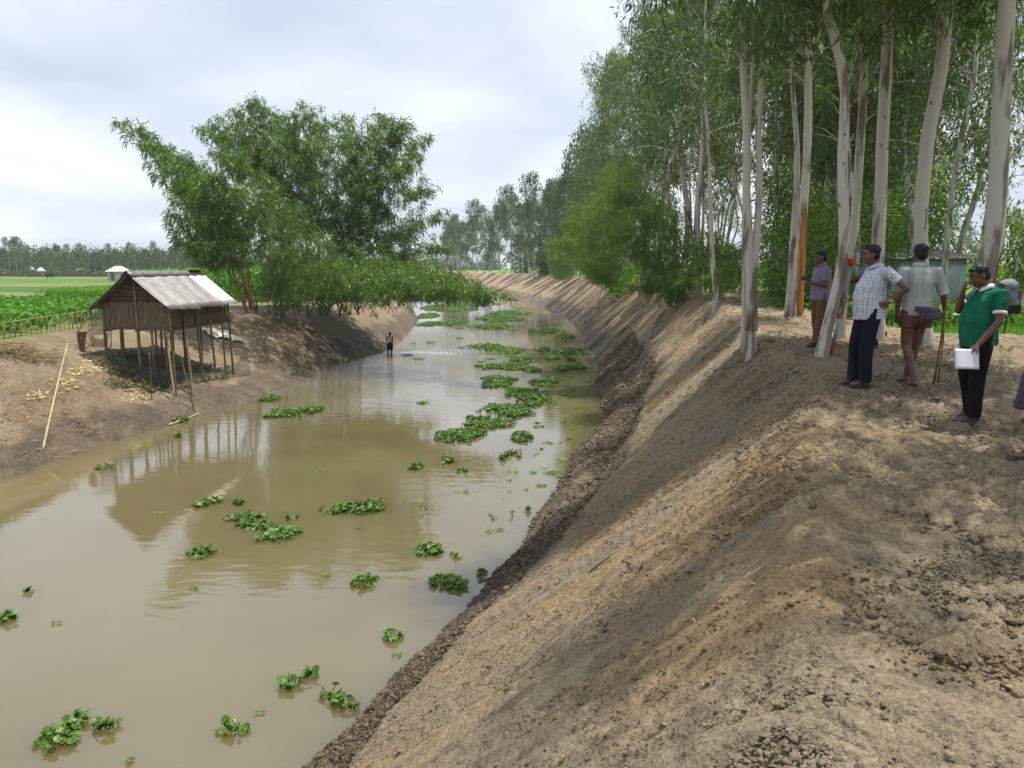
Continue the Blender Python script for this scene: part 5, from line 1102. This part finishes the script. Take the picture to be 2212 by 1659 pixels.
def foot(px, py, y, z=None):
    p = aty(px, py, y); return Vector((p.x, y, gz(p.x, y) + .045 if z is None else z))
# man in the checked shirt, hand on hip
M_PLAID = plaid('white checked cloth', (.47, .49, .54), (.13, .17, .28), 25, .14)
M_NAVY = cloth('dark navy trousers', (.012, .015, .024)); M_BLACK = cloth('black trousers', (.010, .009, .010))
m2, j2, T2 = person(foot(1858, 832, 9.35), R(90), 'heavy man in a white checked shirt and dark trousers with a hand on his hip',
  dict(pelvis=(0,-.06,.93), waist=(0,-.04,1.07), chest=(0,-.08,1.24), shc=(0,-.12,1.36), neck=(0,-.09,1.43), head=(0,-.02,1.545), shL=(-.19,-.14,1.355), elL=(-.30,-.32,1.16), wrL=(-.22,-.17,1.00), shR=(.18,-.12,1.355), elR=(.20,-.02,1.10), wrR=(.10,.14,1.02),
       hipL=(-.09,-.05,.90), kneeL=(-.10,.0,.50), ankL=(-.09,-.01,.09), hipR=(.09,-.05,.90), kneeR=(.10,.04,.50), ankR=(.08,.05,.09)),
  M_PLAID, .62, M_NAVY, belly=.055, fat=1.04, pitch=.0, yaw=-.1, hd={'L': dict(d=(.35,.85,-.35), n=(1,-.2,.1), curl=.35), 'R': dict(d=(-.6,.6,.1), n=(-.2,.1,-1))}, collar=M_PLAID, hem=.80, shoe=mat('brown sandal', (.045, .035, .03), .6, .3))
m = MB(); W, E = j2['wrL'], j2['elL']; d = (W - E).normalized(); m.tube([W - d * .035, W - d * .015], [.031, .031], 14); m.ell(W - d * .025 + V3((-.030, 0, 0)), (.008, .017, .017), 10, 6); wt = m.build('wristwatch', mat('gold watch', (.5, .40, .2), .3, .1, metal=.8), None, True); wt.parent = m2
# man seen from the back with rolled sleeves
M_GREY = cloth('pale grey shirt', (.33, .35, .34)); M_LUNGI = cloth('brown loincloth', (.11, .055, .045))
m3, j3, T3 = person(foot(1968, 836, 9.3), R(2), 'barefoot man seen from the back in pale rolled-sleeve shirt and brown loincloth',
  dict(shL=(-.20,-.01,1.365), elL=(-.245,-.04,1.09), wrL=(-.225,.02,.86), shR=(.20,-.01,1.365), elR=(.285,-.03,1.10), wrR=(.345,.03,.93), hipL=(-.095,0,.88), kneeL=(-.085,.04,.49), ankL=(-.03,-.10,.09), hipR=(.08,0,.88), kneeR=(.065,.09,.49), ankR=(.025,.18,.10), toeL=.0, toeR=-.1),
  M_GREY, 1.0, None, sandal=False, fat=.93, hd={'R': dict(d=(.15,.1,-.95), n=(-1,.3,0), curl=1.15), 'L': dict(curl=.6)}, hem=.84, cuffs_roll=True, build=.98, hair_len=-.01, collar=M_GREY)
c = MB(); c.tube([(0, 0, .74), (0, 0, .80), (0, 0, .88), (0, 0, .97)], [(.165, .125), (.180, .140), (.178, .140), (.165, .130)], 22, axis=(1, 0, 0)); 
for s in (-1, 1): c.tube([(.085 * s, 0, .84), (.092 * s, .01, .70)], [.105, .100], 14)
o = c.fused('loincloth', M_LUNGI, m3, .010, 3)
c = MB(); c.tube([(-.02, -.14, .95), (-.015, -.165, .88), (-.02, -.15, .76)], [(.03, .015), (.045, .022), (.035, .015)], 10, axis=(1, 0, 0)); c.build('cloth_tail', M_LUNGI, m3, True)
for k, (x, z, dz) in enumerate(((.05, .90, .03), (.09, .84, -.02))):
    m = MB(); m.tube([(x - .16, -.165, z + dz), (x, -.18, z), (x + .13, -.165, z - dz * .5)], [(.012, .030), (.014, .048), (.012, .038)], 12, axis=(0, 1, 0)); o = m.build('rubber_sandal', M_SOLE, None, True); o.parent = None
    o.location = m3.location; o.rotation_euler = m3.rotation_euler; tag(o, ('upper' if k == 0 else 'lower') + ' of two black rubber sandals tucked in the loincloth of the barefoot man', 'sandal')
# two bamboo canes in his right hand
hw = Matrix.Translation(m3.location) @ Matrix.Rotation(R(2), 4, 'Z') @ (j3['wrR'] + V3((.015, .02, -.07)))
for k, (bx, by) in enumerate(((2017, 826), (2026, 822))):
    b_ = foot(bx, by, hw.y + .02 + k * .05); top = hw + (hw - b_) * .26 + Vector((.01 * k, .02 * k, 0)); single_pole('bamboo_cane', ('dark' if k == 0 else 'yellow') + ' slim bamboo cane held upright by the man seen from the back', 'cane', b_, top, .013, mat('cane %d' % k, ((.10, .08, .035), (.22, .17, .06))[k], .5, .25))
# man in the green polo shirt with papers
M_GREEN = cloth('green polo cloth', (.010, .105, .058)); M_TRIM = cloth('white trim', (.62, .62, .58), .05)
m4, j4, T4 = person(foot(2090, 905, 8.15), R(88), 'man in a green polo shirt and black trousers, hand at his mouth',
  dict(pelvis=(0,-.05,.93), waist=(0,-.02,1.06), chest=(0,-.07,1.24), shc=(0,-.11,1.345), neck=(0,-.08,1.405), head=(0,.01,1.515), shL=(-.195,-.13,1.335), elL=(-.25,-.09,1.05), wrL=(-.235,.09,.82), shR=(.18,-.10,1.335), elR=(.17,.10,1.15), wrR=(.035,.135,1.36),
       hipL=(-.09,-.04,.90), kneeL=(-.10,-.01,.50), ankL=(-.09,-.0,.09), hipR=(.09,-.05,.90), kneeR=(.10,.0,.50), ankR=(.09,-.09,.09)),
  M_GREEN, .66, M_BLACK, belly=.045, fat=1.02, pitch=-.38, hd={'L': dict(d=(.0,.75,-.6), n=(.3,-.3,-.9), curl=.55), 'R': dict(d=(-.35,.0,.9), n=(0,-1,.1), curl=1.25, s=.92)}, collar=M_TRIM, cuff=M_TRIM, hem=.80, shoe=mat('purple rubber sandal', (.085, .075, .13), .6, .2))
M4 = Matrix.Translation(m4.location) @ Matrix.Rotation(R(88), 4, 'Z')
# papers hang from his hand
pp_ = M4 @ (j4['wrL'] + V3((-.005, .075, -.055))); pr = empty('paper_pad', pp_, R(14)); pr.rotation_euler = (R(-9), R(3), R(14)); tag(pr, 'white pad of papers with blue edges hanging from the hand of the man in green', 'papers')
m = MB(); m.box((-.055, -.013, -.085), (.150, .001, .103)); m.build('cover', mat('blue card', (.05, .08, .30), .6, .1), pr)
V = []; Q = []
for jx in range(13):
    for iz in range(9): u = jx / 12; v = iz / 8; V.append((-.203 + u * .296, -.018 - .03 * (u * (1 - u)) * 4 * v - .006 * v * v, .016 - v * .202))
for jx in range(12):
    for iz in range(8): k = jx * 9 + iz; Q.append((k, k + 1, k + 10, k + 9))
o = mesh_np('sheet', V, Q, mat('white paper', (.62, .63, .68), .7, .03), pr, True); s_ = o.modifiers.new('s', 'SOLIDIFY'); s_.thickness = .003
m = MB(); m.tube([(.0, -.024, .012), (.075, -.024, -.002)], .004, 6); m.build('pen', mat('blue pen', (.05, .2, .6), .4, .1), pr)
# backpack
bl = M4 @ V3((.02, -.285, 1.30)); bp_ = empty('backpack', bl, R(88)); tag(bp_, 'navy and grey backpack on the back of the man in green, strap dangling', 'backpack')
m = MB(); m.ell((0, 0, 0), (.14, .085, .16), 16, 12); m.box((0, .0, 0), (.115, .07, .135)); m.fused('bag', mat('grey pack cloth', (.16, .16, .17), .8, .1, bump=.006), bp_, .010, 5)
m = MB(); m.tube([(0, -.012, .075), (0, -.012, .135), (0, -.0, .165)], [(.135, .085), (.125, .078), (.09, .05)], 16, axis=(1, 0, 0)); m.build('flap', mat('pale pack cloth', (.20, .21, .24), .8, .1), bp_, True)
m = MB(); m.box((0, -.078, .02), (.10, .012, .045)); m.build('panel', mat('navy pack cloth', (.012, .022, .06), .8, .2), bp_)
m = MB(); m.box((0, -.04, -.125), (.118, .062, .045)); m.build('pocket', mat('black pack cloth', (.012, .012, .014), .8, .2), bp_)
m = MB(); m.tube([(-.07, .07, .12), (-.05, .16, .16), (-.03, .24, .10)], [(.022, .006)] * 3, 8, axis=(1, 0, 0)); m.tube([(.07, .07, .12), (.08, .16, .15), (.09, .25, .09), (.10, .27, -.06), (.09, .12, -.14)], [(.022, .006)] * 5, 8, axis=(1, 0, 0)); m.tube([(-.1, .04, -.12), (-.11, .03, -.24), (-.10, .035, -.36)], [(.012, .005)] * 3, 6, axis=(1, 0, 0)); m.build('strap', mat('black strap', (.012, .012, .015), .8, .2), bp_, True)
# man in purple by the stripped trunk
M_PURP = plaid('purple patterned cloth', (.12, .095, .17), (.22, .19, .26), 34, .45)
person(foot(1766, 757, 13.8), R(92), 'man in a purple patterned shirt and brown trousers working at the stripped orange trunk',
  dict(shL=(-.18,.0,1.345), elL=(-.22,.01,1.07), wrL=(-.17,.24,1.10), shR=(.18,.0,1.345), elR=(.2,.06,1.07), wrR=(.10,.26,1.17), neck=(0,.0,1.42), head=(0,.04,1.535), ankL=(-.09,.08,.09), ankR=(.09,-.04,.09)),
  M_PURP, .72, cloth('brown trousers', (.13, .075, .04)), belly=.045, fat=1.04, pitch=-.15, hd={'L': dict(d=(.1,.9,.2), n=(.6,0,-.6), curl=.9), 'R': dict(curl=.9)}, collar=M_PURP, hem=.80, hair_len=.01, shoe=mat('dark blue shoe', (.03, .035, .06), .6, .2))
# helper with the tripod behind the checked shirt
person(foot(1866, 790, 12.7), R(80), 'helper carrying a tripod, half hidden behind the man in the checked shirt',
  dict(shL=(-.18,.0,1.365), elL=(-.23,.14,1.16), wrL=(-.16,.30,1.22), shR=(.18,.0,1.365), elR=(.2,.16,1.14), wrR=(.10,.32,1.10), kneeL=(-.10,.06,.5), ankL=(-.10,.10,.09), ankR=(.1,-.16,.12)),
  cloth('grey-blue cloth', (.13, .17, .19), .3), .9, M_NAVY, hd={'L': dict(d=(.3,.9,.1), n=(.7,0,0), curl=1.0), 'R': dict(d=(0,.9,.1), curl=1.0)}, sandal=False)
tp = foot(1796, 742, 12.3); tpr = empty('survey_tripod', tp); tag(tpr, 'folded aluminium survey tripod with red clamps leaning against the helper', 'tripod')
tpt = aty(1838, 566, 12.3) - tp; M_AL = mat('tripod aluminium', (.26, .28, .29), .45, .1, metal=.5); M_RED = mat('red clamp', (.45, .03, .02), .5, .1)
for k in range(3):
    a = Vector((.03 * k - .02, .04 * (k - 1), .03)); b = tpt + Vector((.035 * (k - 1), .03 * (k - 1), 0)); lg = MB(); lg.tube([a, a.lerp(b, .5)], [.016, .018], 7); l_ = lg.build('leg', M_AL, tpr, True)
    lg = MB(); dd = Vector((.022, 0, 0))
    for s in (-1, 1): lg.tube([a.lerp(b, .40) + dd * s, b + dd * s * .7], .011, 6)
    lg.build('upper_tube', M_AL, l_, True); lg = MB(); lg.tube([a.lerp(b, .40), a.lerp(b, .44)], .034, 8); lg.build('clamp', M_RED, l_); lg = MB(); lg.tube([a - (b - a).normalized() * .02, a.lerp(b, .07)], [.008, .024], 8); lg.build('foot_spike', M_RED, l_)
lg = MB(); lg.tube([tpt - Vector((0, 0, .03)), tpt + Vector((.01, 0, .05))], [.075, .07], 12); lg.build('tripod_head', M_RED, tpr)
lg = MB(); lg.tube([tpt * .62 + Vector((-.03, -.03, 0)), tpt * .45 + Vector((-.10, -.04, 0)), tpt * .30 + Vector((-.09, -.04, -.05))], [(.016, .004)] * 3, 6); lg.build('strap', M_BLACK, tpr)
# figure cut by the right edge
M_LPUR = plaid('purple checked lungi', (.050, .024, .045), (.03, .045, .09), 14, .4)
person(foot(2257, 985, 6.75), R(88), 'person in a purple checked lungi and sandals cut off by the right edge',
  dict(kneeL=(-.12,.20,.50), ankL=(-.12,.17,.09), kneeR=(.1,.02,.5), ankR=(.1,-.16,.09), toeL=-.05), cloth('blue shirt', (.05, .07, .12)), .8, None, skirt=(M_LPUR, .42, .93), hem=.86, shoe=MATS['brown sandal'])
# man wading far off
M_VEST = cloth('white vest', (.66, .66, .68), .05); wl = atz(843, 763, 0)
m6, j6, T6_ = person(Vector((wl.x, wl.y, -.30)), R(-12), 'man in a white vest and dark shorts wading by the left bank',
  dict(shL=(-.19,-.01,1.36), elL=(-.27,-.02,1.09), wrL=(-.30,.05,.84), shR=(.19,-.01,1.36), elR=(.20,-.10,1.09), wrR=(.14,-.02,.86), kneeL=(-.16,.12,.50), ankL=(-.20,-.02,.12), kneeR=(.08,.02,.48), head=(0,.04,1.55)), M_VEST, .5, cloth('dark shorts', (.02, .02, .035)), tr_to=.95, tank=True, hem=.86, sandal=False, scale=1.0)
hwp = Matrix.Translation(m6.location) @ Matrix.Rotation(R(-12), 4, 'Z') @ (j6['wrL'] + V3((0, .02, -.08))); e_ = atz(824, 765, -.05); single_pole('stick', 'yellow stick held into the water by the wading man', 'stick', e_, hwp + (hwp - e_) * .06, .022, mat('yellow stick', (.45, .42, .10), .6, .15))

# ---------------------------------------------------------------- air
def haze():
    m = bpy.data.materials.new('haze'); m.use_nodes = True; t = m.node_tree; t.nodes.clear(); o = t.nodes.new('ShaderNodeOutputMaterial'); v = t.nodes.new('ShaderNodeVolumePrincipled')
    v.inputs['Color'].default_value = (.88, .93, 1, 1); v.inputs['Density'].default_value = .0003; v.inputs['Anisotropy'].default_value = .3; t.links.new(v.outputs[0], o.inputs['Volume'])
    b = MB(); b.box((0, 2500, 14.2), (5300, 5300, 16.6)); o = b.build('haze', m); tag(o, kind='stuff')
haze()
